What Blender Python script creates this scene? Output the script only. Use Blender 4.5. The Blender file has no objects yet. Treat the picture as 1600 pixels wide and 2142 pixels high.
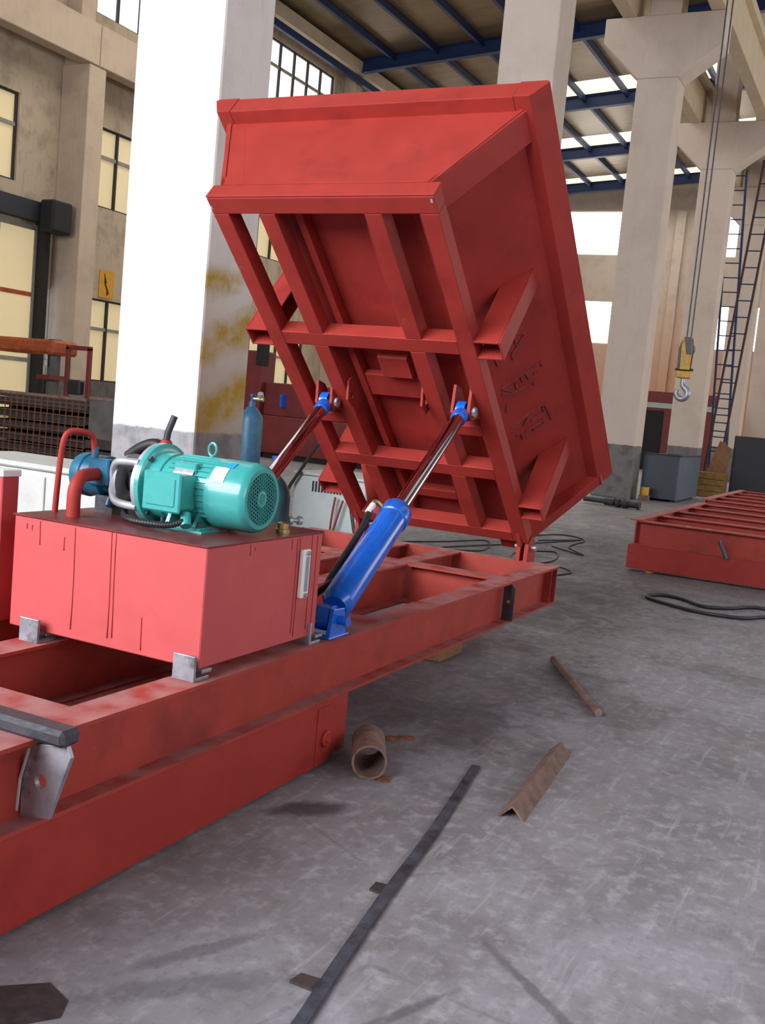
import bpy, bmesh, math, random
from mathutils import Vector, Matrix
random.seed(7)
S = bpy.context.scene
COL = S.collection

# ------------------------------------------------------------------ camera
F_PX, ROLL, VPX = 2150.0, 0.093, (1882.0, 950.0)
def _d(p): return Vector((p[0] - 800.0, -(p[1] - 1071.0), -F_PX))
_X = _d(VPX).normalized()
_Z = _X.cross(_d((VPX[0] - 1000, VPX[1] - 1000 * ROLL))).normalized()
if _Z.y < 0: _Z = -_Z
_Y = _Z.cross(_X)
cam_data = bpy.data.cameras.new('camera')
cam_data.sensor_fit = 'VERTICAL'; cam_data.sensor_height = 24.0
cam_data.lens = 24.0 * F_PX / 2142.0
cam_data.clip_start = 0.05; cam_data.clip_end = 300
cam = bpy.data.objects.new('camera', cam_data); COL.objects.link(cam)
cam.matrix_world = Matrix.Translation((0, 0, 1.5)) @ Matrix((_X, _Y, _Z)).to_4x4()
S.camera = cam

# ------------------------------------------------------------------ world, lights, exposure
world = bpy.data.worlds.new('sky'); S.world = world; world.use_nodes = True
wn = world.node_tree.nodes; wl = world.node_tree.links
bg = wn['Background']; bg.inputs['Color'].default_value = (0.80, 0.89, 1.0, 1); bg.inputs['Strength'].default_value = 1.6
S.view_settings.view_transform = 'Standard'; S.view_settings.look = 'None'
S.view_settings.exposure = -0.22; S.view_settings.gamma = 1.0; S.view_settings.use_curve_mapping = False
def area(name, loc, aim, sx, sy, energy, color):
    l = bpy.data.lights.new(name, 'AREA'); l.shape = 'RECTANGLE'; l.size = sx; l.size_y = sy
    l.energy = energy; l.color = color
    o = bpy.data.objects.new(name, l); COL.objects.link(o); o.location = loc
    o.rotation_euler = (Vector(aim) - Vector(loc)).to_track_quat('-Z', 'Y').to_euler()
    return o
S.cycles.use_light_tree = False; S.cycles.adaptive_threshold = 0.03; S.cycles.max_bounces = 5; S.cycles.diffuse_bounces = 3; S.cycles.glossy_bounces = 3; S.cycles.transmission_bounces = 2
S.cycles.caustics_reflective = False; S.cycles.caustics_refractive = False; S.cycles.sample_clamp_indirect = 6.0
# daylight through the tall gable glazing behind the camera, the side windows and the far roof lights, plus added overhead fill
area('gable_daylight', (-7.2, 7.0, 6.4), (4, 2.4, 1.0), 12.0, 6.2, 4000, (0.96, 0.98, 1.0))
area('side_window_daylight', (2.0, -9.7, 4.6), (2.5, 0, 1.2), 19.0, 4.4, 950, (0.84, 0.90, 1.0))
area('side_window_daylight', (29.0, -9.7, 4.6), (29.0, 0, 3.5), 26.0, 4.4, 1300, (1.0, 0.95, 0.86))
area('overhead_light', (49.0, 13.5, 14.2), (49.0, 13.5, 0), 20.0, 9.0, 1900, (1.0, 0.96, 0.88))
area('overhead_light', (24.0, 14.0, 14.6), (24.0, 14.0, 0), 16.0, 8.0, 1500, (1.0, 0.94, 0.84))  # added fill below closed roof sheets, brightens the left bay
area('overhead_light', (28.0, -2.5, 14.4), (28.0, -2.5, 0), 26.0, 8.0, 380, (0.97, 0.98, 1.0))  # added fill high over the right bay, not tied to roof lights

# ------------------------------------------------------------------ materials
MATS = {}
def mat(name, color, rough=0.6, metal=0.0, var=0.12, scale=6.0, bump=0.0, bscale=60.0, dirt=None, dirt_amt=0.0, dirt_scale=3.0,
        dust=None, dust_amt=0.0, scuff=0.0, emit=None, estr=0.0, spec=0.5, coat=0.0, rvar=0.1, stretch=None):
    if name in MATS: return MATS[name]
    m = bpy.data.materials.new(name); m.use_nodes = True
    n = m.node_tree.nodes; l = m.node_tree.links; b = n['Principled BSDF']
    b.inputs['Metallic'].default_value = metal; b.inputs['Roughness'].default_value = rough
    b.inputs['Specular IOR Level'].default_value = spec
    b.inputs['Coat Weight'].default_value = coat
    geo = n.new('ShaderNodeNewGeometry'); vec = geo.outputs['Position']
    if stretch:
        mp = n.new('ShaderNodeMapping'); mp.inputs['Scale'].default_value = stretch
        l.new(vec, mp.inputs['Vector']); vec = mp.outputs['Vector']
    t = n.new('ShaderNodeTexNoise'); t.inputs['Scale'].default_value = scale; t.inputs['Detail'].default_value = 3; t.inputs['Roughness'].default_value = 0.65
    l.new(vec, t.inputs['Vector'])
    r = n.new('ShaderNodeValToRGB'); l.new(t.outputs['Fac'], r.inputs['Fac'])
    r.color_ramp.elements[0].position = 0.3; r.color_ramp.elements[1].position = 0.7
    r.color_ramp.elements[0].color = tuple(c * (1 - var) for c in color) + (1,)
    r.color_ramp.elements[1].color = tuple(min(1, c * (1 + var)) for c in color) + (1,)
    out = r.outputs['Color']
    def mixin(col, fac_out):
        nonlocal out
        mx = n.new('ShaderNodeMix'); mx.data_type = 'RGBA'
        l.new(fac_out, mx.inputs[0]); l.new(out, mx.inputs[6]); mx.inputs[7].default_value = tuple(col) + (1,)
        out = mx.outputs[2]
    def mul(a, k):
        q = n.new('ShaderNodeMath'); q.operation = 'MULTIPLY'; l.new(a, q.inputs[0])
        if isinstance(k, (int, float)): q.inputs[1].default_value = k
        else: l.new(k, q.inputs[1])
        return q.outputs[0]
    if dirt_amt:
        t2 = n.new('ShaderNodeTexNoise'); t2.inputs['Scale'].default_value = dirt_scale; t2.inputs['Detail'].default_value = 4; t2.inputs['Roughness'].default_value = 0.7
        l.new(vec, t2.inputs['Vector'])
        r2 = n.new('ShaderNodeValToRGB'); l.new(t2.outputs['Fac'], r2.inputs['Fac'])
        r2.color_ramp.elements[0].position = 0.52; r2.color_ramp.elements[1].position = 0.68
        mixin(dirt or (0.05, 0.04, 0.035), mul(r2.outputs['Color'], dirt_amt))
    if dust_amt:   # settled grinding dust lies on what faces up
        sx = n.new('ShaderNodeSeparateXYZ'); l.new(geo.outputs['Normal'], sx.inputs[0])
        r3 = n.new('ShaderNodeValToRGB'); l.new(sx.outputs[2], r3.inputs['Fac'])
        r3.color_ramp.elements[0].position = 0.8; r3.color_ramp.elements[1].position = 0.97
        t3 = n.new('ShaderNodeTexNoise'); t3.inputs['Scale'].default_value = 9; t3.inputs['Detail'].default_value = 3
        l.new(vec, t3.inputs['Vector'])
        r4 = n.new('ShaderNodeValToRGB'); l.new(t3.outputs['Fac'], r4.inputs['Fac'])
        r4.color_ramp.elements[0].position = 0.3; r4.color_ramp.elements[1].position = 0.6
        mixin(dust, mul(mul(r3.outputs['Color'], r4.outputs['Color']), dust_amt))
    if scuff:
        mq = n.new('ShaderNodeMapping'); mq.inputs['Scale'].default_value = (1.0, 1.0, 0.55); l.new(geo.outputs['Position'], mq.inputs['Vector'])
        t5 = n.new('ShaderNodeTexNoise'); t5.inputs['Scale'].default_value = 7.5; t5.inputs['Detail'].default_value = 5; t5.inputs['Roughness'].default_value = 0.75
        l.new(mq.outputs['Vector'], t5.inputs['Vector'])
        r5 = n.new('ShaderNodeValToRGB'); l.new(t5.outputs['Fac'], r5.inputs['Fac']); r5.color_ramp.elements[0].position = 0.66; r5.color_ramp.elements[1].position = 0.74
        mixin((0.42, 0.26, 0.25), mul(r5.outputs['Color'], scuff))
    l.new(out, b.inputs['Base Color'])
    if rvar:
        mr = n.new('ShaderNodeMapRange'); l.new(t.outputs['Fac'], mr.inputs[0])
        mr.inputs[3].default_value = max(0.03, rough - rvar); mr.inputs[4].default_value = min(1, rough + rvar)
        l.new(mr.outputs[0], b.inputs['Roughness'])
    if bump:
        tb = n.new('ShaderNodeTexNoise'); tb.inputs['Scale'].default_value = bscale; tb.inputs['Detail'].default_value = 2
        l.new(vec, tb.inputs['Vector'])
        bp = n.new('ShaderNodeBump'); bp.inputs['Strength'].default_value = bump; bp.inputs['Distance'].default_value = 0.01
        l.new(tb.outputs['Fac'], bp.inputs['Height']); l.new(bp.outputs['Normal'], b.inputs['Normal'])
    if emit:
        if estr < 4.0: m.cycles.emission_sampling = 'NONE'
        b.inputs['Emission Color'].default_value = tuple(emit) + (1,); b.inputs['Emission Strength'].default_value = estr
    MATS[name] = m
    return m

RED = (0.335, 0.033, 0.026)
M_RED = mat('red_primer', RED, 0.6, spec=0.3, var=0.10, scale=4, bump=0.05, bscale=40, dirt=(0.21, 0.02, 0.017), dirt_amt=0.55, dirt_scale=3, scuff=0.25)
M_REDB = mat('red_primer_beam', (0.365, 0.047, 0.034), 0.6, spec=0.3, var=0.12, scale=5, bump=0.06, bscale=40, dirt=(0.17, 0.026, 0.022), dirt_amt=0.6, dirt_scale=2.2, dust=(0.42, 0.22, 0.22), dust_amt=0.75, scuff=0.7)
M_REDT = mat('red_primer_tank', (0.52, 0.078, 0.082), 0.5, var=0.08, scale=3, bump=0.03, bscale=40, dirt=(0.36, 0.04, 0.035), dirt_amt=0.35, dirt_scale=2)
M_LID = mat('oily_tank_lid', (0.17, 0.032, 0.034), 0.32, var=0.3, scale=5, dirt=(0.07, 0.02, 0.02), dirt_amt=0.7, dirt_scale=6)
M_RUN = mat('paint_run_red', (0.25, 0.012, 0.01), 0.35, var=0.1)
M_REDDK = mat('dark_red_paint', (0.16, 0.018, 0.018), 0.55, var=0.2, scale=3)
M_SCRAPE = mat('bare_scrape', (0.55, 0.5, 0.5), 0.5, metal=0.4, var=0.2)
M_TEAL = mat('teal_enamel', (0.05, 0.36, 0.35), 0.28, var=0.07, scale=5, dirt=(0.03, 0.25, 0.24), dirt_amt=0.5, dirt_scale=5, coat=0.3)
M_TEALD = mat('teal_grille', (0.02, 0.30, 0.29), 0.4, var=0.1)
M_PUMP = mat('pump_blue', (0.014, 0.12, 0.22), 0.35, var=0.15, scale=8, dirt=(0.02, 0.03, 0.04), dirt_amt=0.6, dirt_scale=6)
M_BLUE = mat('cylinder_blue', (0.004, 0.13, 0.66), 0.25, var=0.1, scale=5, dirt=(0.03, 0.02, 0.02), dirt_amt=0.3, dirt_scale=14, coat=0.3)
M_CHROME = mat('chrome_rod', (0.62, 0.60, 0.68), 0.10, metal=1.0, var=0.05, rvar=0.03)
M_STEEL = mat('bare_steel', (0.36, 0.37, 0.42), 0.42, metal=0.55, var=0.2, scale=12, dirt=(0.06, 0.05, 0.06), dirt_amt=0.7, dirt_scale=10)
M_STEELD = mat('dark_mill_steel', (0.06, 0.06, 0.075), 0.5, metal=0.4, var=0.3, scale=14, bump=0.2)
M_ALU = mat('cast_aluminium', (0.48, 0.49, 0.54), 0.45, metal=0.5, var=0.15, scale=10)
M_BLACK = mat('black_rubber', (0.014, 0.014, 0.018), 0.5, var=0.2, scale=20)
M_DARK = mat('dark_void', (0.01, 0.01, 0.011), 0.8, var=0.1)
M_RUST = mat('rusted_steel', (0.19, 0.115, 0.095), 0.75, var=0.35, scale=14, bump=0.3, dirt=(0.09, 0.045, 0.03), dirt_amt=0.7, dirt_scale=12)
M_RUSTO = mat('orange_rust', (0.20, 0.07, 0.03), 0.85, var=0.5, scale=30, bump=0.3, dirt=(0.03, 0.015, 0.012), dirt_amt=0.8, dirt_scale=24)
M_BAR = mat('mill_scale_bar', (0.085, 0.095, 0.125), 0.45, metal=0.35, var=0.3, scale=16, dirt=(0.03, 0.025, 0.03), dirt_amt=0.8, dirt_scale=9)
M_WHITEP = mat('white_label', (0.82, 0.84, 0.82), 0.45, var=0.03)
M_PLATE = mat('name_plate', (0.42, 0.48, 0.52), 0.35, metal=0.5, var=0.25, scale=60)
M_GLASS = mat('gauge_glass', (0.30, 0.32, 0.42), 0.08, var=0.1)
M_BRASS = mat('brass', (0.50, 0.40, 0.16), 0.35, metal=0.8, var=0.15)
M_BLUES = mat('roof_blue_steel', (0.010, 0.030, 0.115), 0.5, var=0.15, scale=3)
M_WOOD = mat('wood_block', (0.21, 0.105, 0.045), 0.8, var=0.3, scale=18, stretch=(1, 6, 6))
M_WELDER = mat('grey_cabinet_paint', (0.40, 0.44, 0.44), 0.5, var=0.06, dirt=(0.2, 0.2, 0.2), dirt_amt=0.3)
M_WCAB = mat('pale_cabinet_paint', (0.56, 0.57, 0.55), 0.5, var=0.05, dirt=(0.35, 0.35, 0.33), dirt_amt=0.4)
M_GBLUE = mat('gas_cylinder_blue', (0.03, 0.12, 0.22), 0.45, var=0.2, scale=9, dirt=(0.05, 0.05, 0.05), dirt_amt=0.5, dirt_scale=7)
M_GTEAL = mat('gas_cylinder_teal', (0.012, 0.06, 0.075), 0.45, var=0.25, scale=9)
M_YEL = mat('yellow_paint', (0.55, 0.31, 0.025), 0.5, var=0.2, scale=10, dirt=(0.08, 0.05, 0.02), dirt_amt=0.6, dirt_scale=8)
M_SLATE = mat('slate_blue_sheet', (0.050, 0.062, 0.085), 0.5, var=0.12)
M_SLATEL = mat('slate_blue_sheet_lit', (0.10, 0.13, 0.18), 0.45, var=0.15)  # lighter copy of the slate sheet, colours in the bin's lit side
M_NAVY = mat('dark_navy_cabinet', (0.016, 0.018, 0.028), 0.55, var=0.2)
M_BROWN = mat('brown_board', (0.24, 0.115, 0.06), 0.8, var=0.25)
M_OCHRE = mat('ochre_crate', (0.24, 0.14, 0.04), 0.8, var=0.35, scale=8)
M_CREAM = mat('cream_girder_concrete', (0.62, 0.51, 0.36), 0.8, var=0.08, scale=2, bump=0.1, bscale=20)
M_FOIL = mat('roof_foil', (0.24, 0.175, 0.10), 0.38, metal=0.55, var=0.30, scale=1.2, bump=0.5, bscale=2.5, stretch=(2.2, 0.5, 1))
M_FRAME = mat('window_steel', (0.022, 0.022, 0.026), 0.6, var=0.2)
M_TRANSOM = mat('window_transom', (0.26, 0.25, 0.21), 0.7, var=0.15)
M_PANE = mat('pane_yellowed', (0.5, 0.42, 0.26), 0.5, var=0.06, scale=0.7, emit=(0.60, 0.475, 0.27), estr=0.72)
M_PANEW = mat('pane_clear_sky', (0.8, 0.8, 0.8), 0.4, var=0.03, emit=(1.0, 0.97, 0.90), estr=1.3)
M_PANES = mat('pane_side_sky', (0.8, 0.8, 0.8), 0.4, var=0.03, emit=(0.92, 0.96, 1.0), estr=0.55)
M_PANEX = mat('pane_bright_sky', (0.8, 0.8, 0.8), 0.4, var=0.03, emit=(1.0, 0.99, 0.95), estr=5.0)
M_GALV = mat('galvanised_wire', (0.25, 0.25, 0.25), 0.4, metal=0.6)
M_MESH = mat('rusty_mesh', (0.16, 0.06, 0.03), 0.8, var=0.4, scale=20)
M_DKWOOD = mat('dark_boards', (0.045, 0.033, 0.030), 0.8, var=0.3, scale=5)
M_GREYB = mat('grey_board', (0.10, 0.09, 0.085), 0.8, var=0.3, scale=3)
M_ORANGE = mat('orange_machine', (0.36, 0.07, 0.02), 0.6, var=0.4, scale=6)
M_SIGN = mat('warning_orange', (0.62, 0.30, 0.015), 0.6, var=0.1)
M_STAIN = mat('oil_stain', (0.045, 0.040, 0.042), 0.35, var=0.3, scale=20)

def plaster(name, base, dado_z, dado, stripes=False, dirt=(0.5, 0.45, 0.4), dirt_amt=0.4, brick=None):
    """lime-washed masonry; painted dado below dado_z; optional worn yellow hazard stripes on the south face"""
    m = bpy.data.materials.new(name); m.use_nodes = True
    n = m.node_tree.nodes; l = m.node_tree.links; b = n['Principled BSDF']; b.inputs['Roughness'].default_value = 0.85
    geo = n.new('ShaderNodeNewGeometry'); sp = n.new('ShaderNodeSeparateXYZ'); l.new(geo.outputs['Position'], sp.inputs[0])
    def noise(sc, det=6, vec=None):
        t = n.new('ShaderNodeTexNoise'); t.inputs['Scale'].default_value = sc; t.inputs['Detail'].default_value = min(det, 4); t.inputs['Roughness'].default_value = 0.65
        l.new(vec or geo.outputs['Position'], t.inputs['Vector']); return t.outputs['Fac']
    def math_(op, a, c):
        q = n.new('ShaderNodeMath'); q.operation = op
        for i, v in enumerate((a, c)):
            if v is None: continue
            if isinstance(v, (int, float)): q.inputs[i].default_value = v
            else: l.new(v, q.inputs[i])
        return q.outputs[0]
    def ramp(f, a, c):
        r = n.new('ShaderNodeMapRange'); l.new(f, r.inputs[0]); r.inputs[1].default_value = a; r.inputs[2].default_value = c; r.clamp = True; return r.outputs[0]
    def mix(f, a, c):
        x = n.new('ShaderNodeMix'); x.data_type = 'RGBA'; l.new(f, x.inputs[0])
        for i, v in ((6, a), (7, c)):
            if isinstance(v, tuple): x.inputs[i].default_value = v + (1,)
            else: l.new(v, x.inputs[i])
        return x.outputs[2]
    mp = n.new('ShaderNodeMapping'); mp.inputs['Scale'].default_value = (2.2, 2.2, 0.5); l.new(geo.outputs['Position'], mp.inputs['Vector'])
    c = mix(ramp(noise(1.3, 8), 0.50, 0.72), base, dirt) if dirt_amt >= 1 else mix(math_('MULTIPLY', ramp(noise(1.3, 8), 0.48, 0.72), dirt_amt), base, dirt)
    c = mix(math_('MULTIPLY', ramp(noise(3.0, 8, mp.outputs['Vector']), 0.55, 0.75), dirt_amt * 0.7), c, dirt)
    if brick:
        c = mix(math_('MULTIPLY', ramp(sp.outputs[2], 9.5, 3.0), 0.85), c, brick)
    if stripes:
        f = math_('SUBTRACT', sp.outputs[2], math_('MULTIPLY', sp.outputs[0], 0.42))
        f = math_('ADD', f, math_('MULTIPLY', noise(3.2), 0.34))
        f = math_('MULTIPLY', f, 1 / 0.56)
        f = math_('FRACT', math_('ADD', f, 3.13), None)
        band = math_('MULTIPLY', ramp(f, 0.22, 0.5), ramp(f, 1.0, 0.75))
        band = math_('MULTIPLY', band, ramp(sp.outputs[2], 2.52, 2.40))
        nx = n.new('ShaderNodeSeparateXYZ'); l.new(geo.outputs['Normal'], nx.inputs[0])
        band = math_('MULTIPLY', band, ramp(nx.outputs[1], -0.6, -0.9))
        band = math_('MULTIPLY', band, ramp(noise(6.0, 8), 0.15, 0.6))
        grime = math_('MULTIPLY', ramp(nx.outputs[1], -0.6, -0.9), ramp(sp.outputs[2], 2.6, 1.2))
        c = mix(math_('MULTIPLY', grime, 0.6), c, (0.46, 0.36, 0.24))
        c = mix(band, c, (0.50, 0.33, 0.03))
    if dado_z:
        z = math_('ADD', sp.outputs[2], math_('MULTIPLY', noise(9.0), 0.05))
        dn = mix(ramp(noise(5.0, 8), 0.45, 0.65), dado, tuple(k * 0.62 for k in dado))
        c = mix(ramp(z, dado_z + 0.035, dado_z + 0.015), c, dn)
    l.new(c, b.inputs['Base Color'])
    bp = n.new('ShaderNodeBump'); bp.inputs['Strength'].default_value = 0.35; bp.inputs['Distance'].default_value = 0.02
    l.new(noise(14, 8), bp.inputs['Height']); l.new(bp.outputs['Normal'], b.inputs['Normal'])
    return m
M_COLW = plaster('whitewashed_column', (0.83, 0.81, 0.78), 1.15, (0.36, 0.35, 0.37), stripes=True, dirt=(0.66, 0.60, 0.58), dirt_amt=0.5)
M_COL = plaster('limewashed_column', (0.66, 0.56, 0.49), 1.15, (0.20, 0.19, 0.19), dirt=(0.50, 0.43, 0.37), dirt_amt=0.5)
M_LWALL = plaster('left_wall_plaster', (0.47, 0.38, 0.28), 1.44, (0.14, 0.125, 0.115), dirt=(0.24, 0.19, 0.15), dirt_amt=0.8)
M_PIL = plaster('pilaster_plaster', (0.52, 0.41, 0.31), 1.44, (0.2, 0.18, 0.16), dirt=(0.34, 0.27, 0.21), dirt_amt=0.5)
M_EWALL = plaster('end_wall_brick_wash', (0.44, 0.36, 0.30), 0, None, dirt=(0.34, 0.25, 0.18), dirt_amt=0.6, brick=(0.52, 0.25, 0.13))

def floor_mat():
    m = bpy.data.materials.new('concrete_floor'); m.use_nodes = True
    n = m.node_tree.nodes; l = m.node_tree.links; b = n['Principled BSDF']; b.inputs['Specular IOR Level'].default_value = 0.35
    geo = n.new('ShaderNodeNewGeometry'); P = geo.outputs['Position']
    def noise(sc, det=8, rough=0.65, vec=None, dist=0.0):
        t = n.new('ShaderNodeTexNoise'); t.inputs['Scale'].default_value = sc; t.inputs['Detail'].default_value = min(det, 4)
        t.inputs['Roughness'].default_value = rough; t.inputs['Distortion'].default_value = dist
        l.new(vec or P, t.inputs['Vector']); return t.outputs['Fac']
    def ramp(f, a, c, lo=0.0, hi=1.0):
        r = n.new('ShaderNodeMapRange'); l.new(f, r.inputs[0]); r.inputs[1].default_value = a; r.inputs[2].default_value = c
        r.inputs[3].default_value = lo; r.inputs[4].default_value = hi; r.clamp = True; return r.outputs[0]
    def mix(f, a, c, blend='MIX'):
        x = n.new('ShaderNodeMix'); x.data_type = 'RGBA'; x.blend_type = blend
        if isinstance(f, float): x.inputs[0].default_value = f
        else: l.new(f, x.inputs[0])
        for i, v in ((6, a), (7, c)):
            if isinstance(v, tuple): x.inputs[i].default_value = v + (1,)
            else: l.new(v, x.inputs[i])
        return x.outputs[2]
    def mp(scale, rot=0.0):
        q = n.new('ShaderNodeMapping'); q.inputs['Scale'].default_value = scale; q.inputs['Rotation'].default_value = (0, 0, rot); l.new(P, q.inputs['Vector']); return q.outputs['Vector']
    c = mix(ramp(noise(0.55, 6), 0.38, 0.62), (0.225, 0.208, 0.218), (0.30, 0.286, 0.33))
    c = mix(ramp(noise(2.6, 10), 0.42, 0.66, 0, 0.8), c, (0.165, 0.15, 0.155))
    c = mix(ramp(noise(15.0, 10), 0.50, 0.68, 0, 0.6), c, (0.41, 0.395, 0.435))
    c = mix(ramp(noise(26.0, 10), 0.54, 0.72, 0, 0.6), c, (0.16, 0.145, 0.155))
    c = mix(ramp(noise(2.0, 8, 0.7, mp((0.9, 9.0, 1), 0.5)), 0.56, 0.72, 0, 0.6), c, (0.17, 0.165, 0.19))
    c = mix(ramp(noise(2.3, 8, 0.7, mp((0.8, 10.0, 1), -0.35)), 0.58, 0.72, 0, 0.5), c, (0.43, 0.42, 0.44))
    c = mix(ramp(noise(1.1, 8), 0.60, 0.72, 0, 0.7), c, (0.12, 0.105, 0.105))
    edge = ramp(noise(9, 4), 0.2, 0.8, -0.45, 0.45)
    def spot(cx, cy, rx, ry, rot, amt):
        nonlocal c
        q = n.new('ShaderNodeMapping'); q.vector_type = 'TEXTURE'; q.inputs['Location'].default_value = (cx, cy, 0); q.inputs['Rotation'].default_value = (0, 0, rot); q.inputs['Scale'].default_value = (rx, ry, 1)
        l.new(P, q.inputs['Vector'])
        ln = n.new('ShaderNodeVectorMath'); ln.operation = 'LENGTH'; l.new(q.outputs[0], ln.inputs[0])
        ad = n.new('ShaderNodeMath'); ad.operation = 'ADD'; l.new(ln.outputs['Value'], ad.inputs[0]); l.new(edge, ad.inputs[1])
        c = mix(ramp(ad.outputs[0], 1.15, 0.6, 0, amt), c, (0.05, 0.045, 0.05))
    spot(3.21, 1.775, .15, .075, -.75, .85); spot(2.05, 1.42, .05, .30, .8, .4); spot(2.5, .62, .35, .02, .9, .5); spot(2.2, .95, .28, .018, -.4, .5); spot(2.2, 1.5, .03, .22, 1.1, .4)
    spot(5.6, 1.35, .7, .3, .6, .35); spot(4.6, 1.7, .5, .2, .2, .4); spot(8.5, 2.6, 1.6, .8, .1, .5); spot(9.0, 3.6, 5.0, 2.2, .1, .35); spot(5.2, 2.2, 1.6, .8, .1, .35); spot(6.8, .8, .4, .2, .9, .3)
    v = n.new('ShaderNodeTexVoronoi'); v.feature = 'DISTANCE_TO_EDGE'; v.inputs['Scale'].default_value = 0.42
    l.new(mp((1, 1, 1), 0.3), v.inputs['Vector'])
    wob = n.new('ShaderNodeMath'); wob.operation = 'ADD'; l.new(v.outputs['Distance'], wob.inputs[0]); l.new(ramp(noise(7, 6), 0, 1, -0.012, 0.012), wob.inputs[1])
    c = mix(ramp(wob.outputs[0], 0.0, 0.003, 0.28, 0.0), c, (0.10, 0.09, 0.095))
    l.new(c, b.inputs['Base Color'])
    l.new(ramp(noise(3.0, 8), 0.3, 0.7, 0.5, 0.85), b.inputs['Roughness'])
    bp = n.new('ShaderNodeBump'); bp.inputs['Strength'].default_value = 0.25; bp.inputs['Distance'].default_value = 0.006
    l.new(noise(22, 10), bp.inputs['Height']); l.new(bp.outputs['Normal'], b.inputs['Normal'])
    return m
M_FLOOR = floor_mat()

# ------------------------------------------------------------------ geometry helpers (world coordinates)
WM = {}
V3 = Vector
def nb(): return bmesh.new()
def box(bm, lo, hi, bev=0.0, seg=1):
    x0, y0, z0 = lo; x1, y1, z1 = hi
    vs = [bm.verts.new(p) for p in ((x0,y0,z0),(x1,y0,z0),(x1,y1,z0),(x0,y1,z0),(x0,y0,z1),(x1,y0,z1),(x1,y1,z1),(x0,y1,z1))]
    fs = [bm.faces.new([vs[i] for i in q]) for q in ((3,2,1,0),(4,5,6,7),(0,1,5,4),(1,2,6,5),(2,3,7,6),(3,0,4,7))]
    if bev:
        es = list({e for f in fs for e in f.edges})
        bmesh.ops.bevel(bm, geom=es, offset=bev, segments=seg, affect='EDGES', profile=0.5)
    return bm
def obox(bm, o, a, b, c):
    o, a, b, c = V3(o), V3(a), V3(b), V3(c)
    vs = [bm.verts.new(p) for p in (o, o+a, o+a+b, o+b, o+c, o+a+c, o+a+b+c, o+b+c)]
    for q in ((3,2,1,0),(4,5,6,7),(0,1,5,4),(1,2,6,5),(2,3,7,6),(3,0,4,7)): bm.faces.new([vs[i] for i in q])
    return bm
def prism(bm, poly, vec):
    vec = V3(vec); a = [bm.verts.new(V3(p)) for p in poly]; b = [bm.verts.new(V3(p) + vec) for p in poly]
    bm.faces.new(a[::-1]); bm.faces.new(b); k = len(a)
    for i in range(k): bm.faces.new((a[i], a[(i+1) % k], b[(i+1) % k], b[i]))
    return bm
def frame_of(ax):
    ax = V3(ax).normalized(); t = V3((0,0,1)) if abs(ax.z) < 0.9 else V3((1,0,0))
    e1 = ax.cross(t).normalized(); return ax, e1, ax.cross(e1).normalized()
def lathe(bm, o, ax, prof, seg=28, cap=True):
    o = V3(o); ax, e1, e2 = frame_of(ax); rings = []
    for t, r in prof:
        rings.append([bm.verts.new(o + ax*t + (e1*math.cos(2*math.pi*i/seg) + e2*math.sin(2*math.pi*i/seg))*max(r, 1e-5)) for i in range(seg)])
    for a, b in zip(rings, rings[1:]):
        for i in range(seg): bm.faces.new((a[i], a[(i+1) % seg], b[(i+1) % seg], b[i]))
    if cap:
        bm.faces.new(rings[0][::-1]); bm.faces.new(rings[-1])
    return bm
def cyl(bm, p0, p1, r, r1=None, seg=24):
    p0, p1 = V3(p0), V3(p1); d = p1 - p0
    return lathe(bm, p0, d, [(0, r), (d.length, r if r1 is None else r1)], seg)
def spline(pts, n=8):
    pts = [V3(p) for p in pts]; out = []
    for i in range(len(pts) - 1):
        p0 = pts[max(i-1, 0)]; p1 = pts[i]; p2 = pts[i+1]; p3 = pts[min(i+2, len(pts)-1)]
        for k in range(n):
            t = k / n
            out.append(0.5*((2*p1) + (p2-p0)*t + (2*p0-5*p1+4*p2-p3)*t*t + (3*p1-p0-3*p2+p3)*t**3))
    out.append(pts[-1]); return out
def tube(bm, pts, r, seg=10, smooth=0, close=False):
    pts = spline(pts, smooth) if smooth else [V3(p) for p in pts]
    rings = []; up = None; n = len(pts)
    for i, p in enumerate(pts):
        if close: d = (pts[(i+1) % n] - pts[i-1]).normalized()
        else: d = (pts[min(i+1, n-1)] - pts[max(i-1, 0)]).normalized()
        if up is None: _, e1, _ = frame_of(d)
        else:
            e1 = (up - d*up.dot(d)); e1 = e1.normalized() if e1.length > 1e-6 else frame_of(d)[1]
        up = e1; e2 = d.cross(e1); rr = r[i] if isinstance(r, list) else r
        rings.append([bm.verts.new(p + (e1*math.cos(2*math.pi*k/seg) + e2*math.sin(2*math.pi*k/seg))*rr) for k in range(seg)])
    prs = list(zip(rings, rings[1:])) + ([(rings[-1], rings[0])] if close else [])
    for a, b in prs:
        for k in range(seg): bm.faces.new((a[k], a[(k+1) % seg], b[(k+1) % seg], b[k]))
    if not close: bm.faces.new(rings[0][::-1]); bm.faces.new(rings[-1])
    return bm
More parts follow.
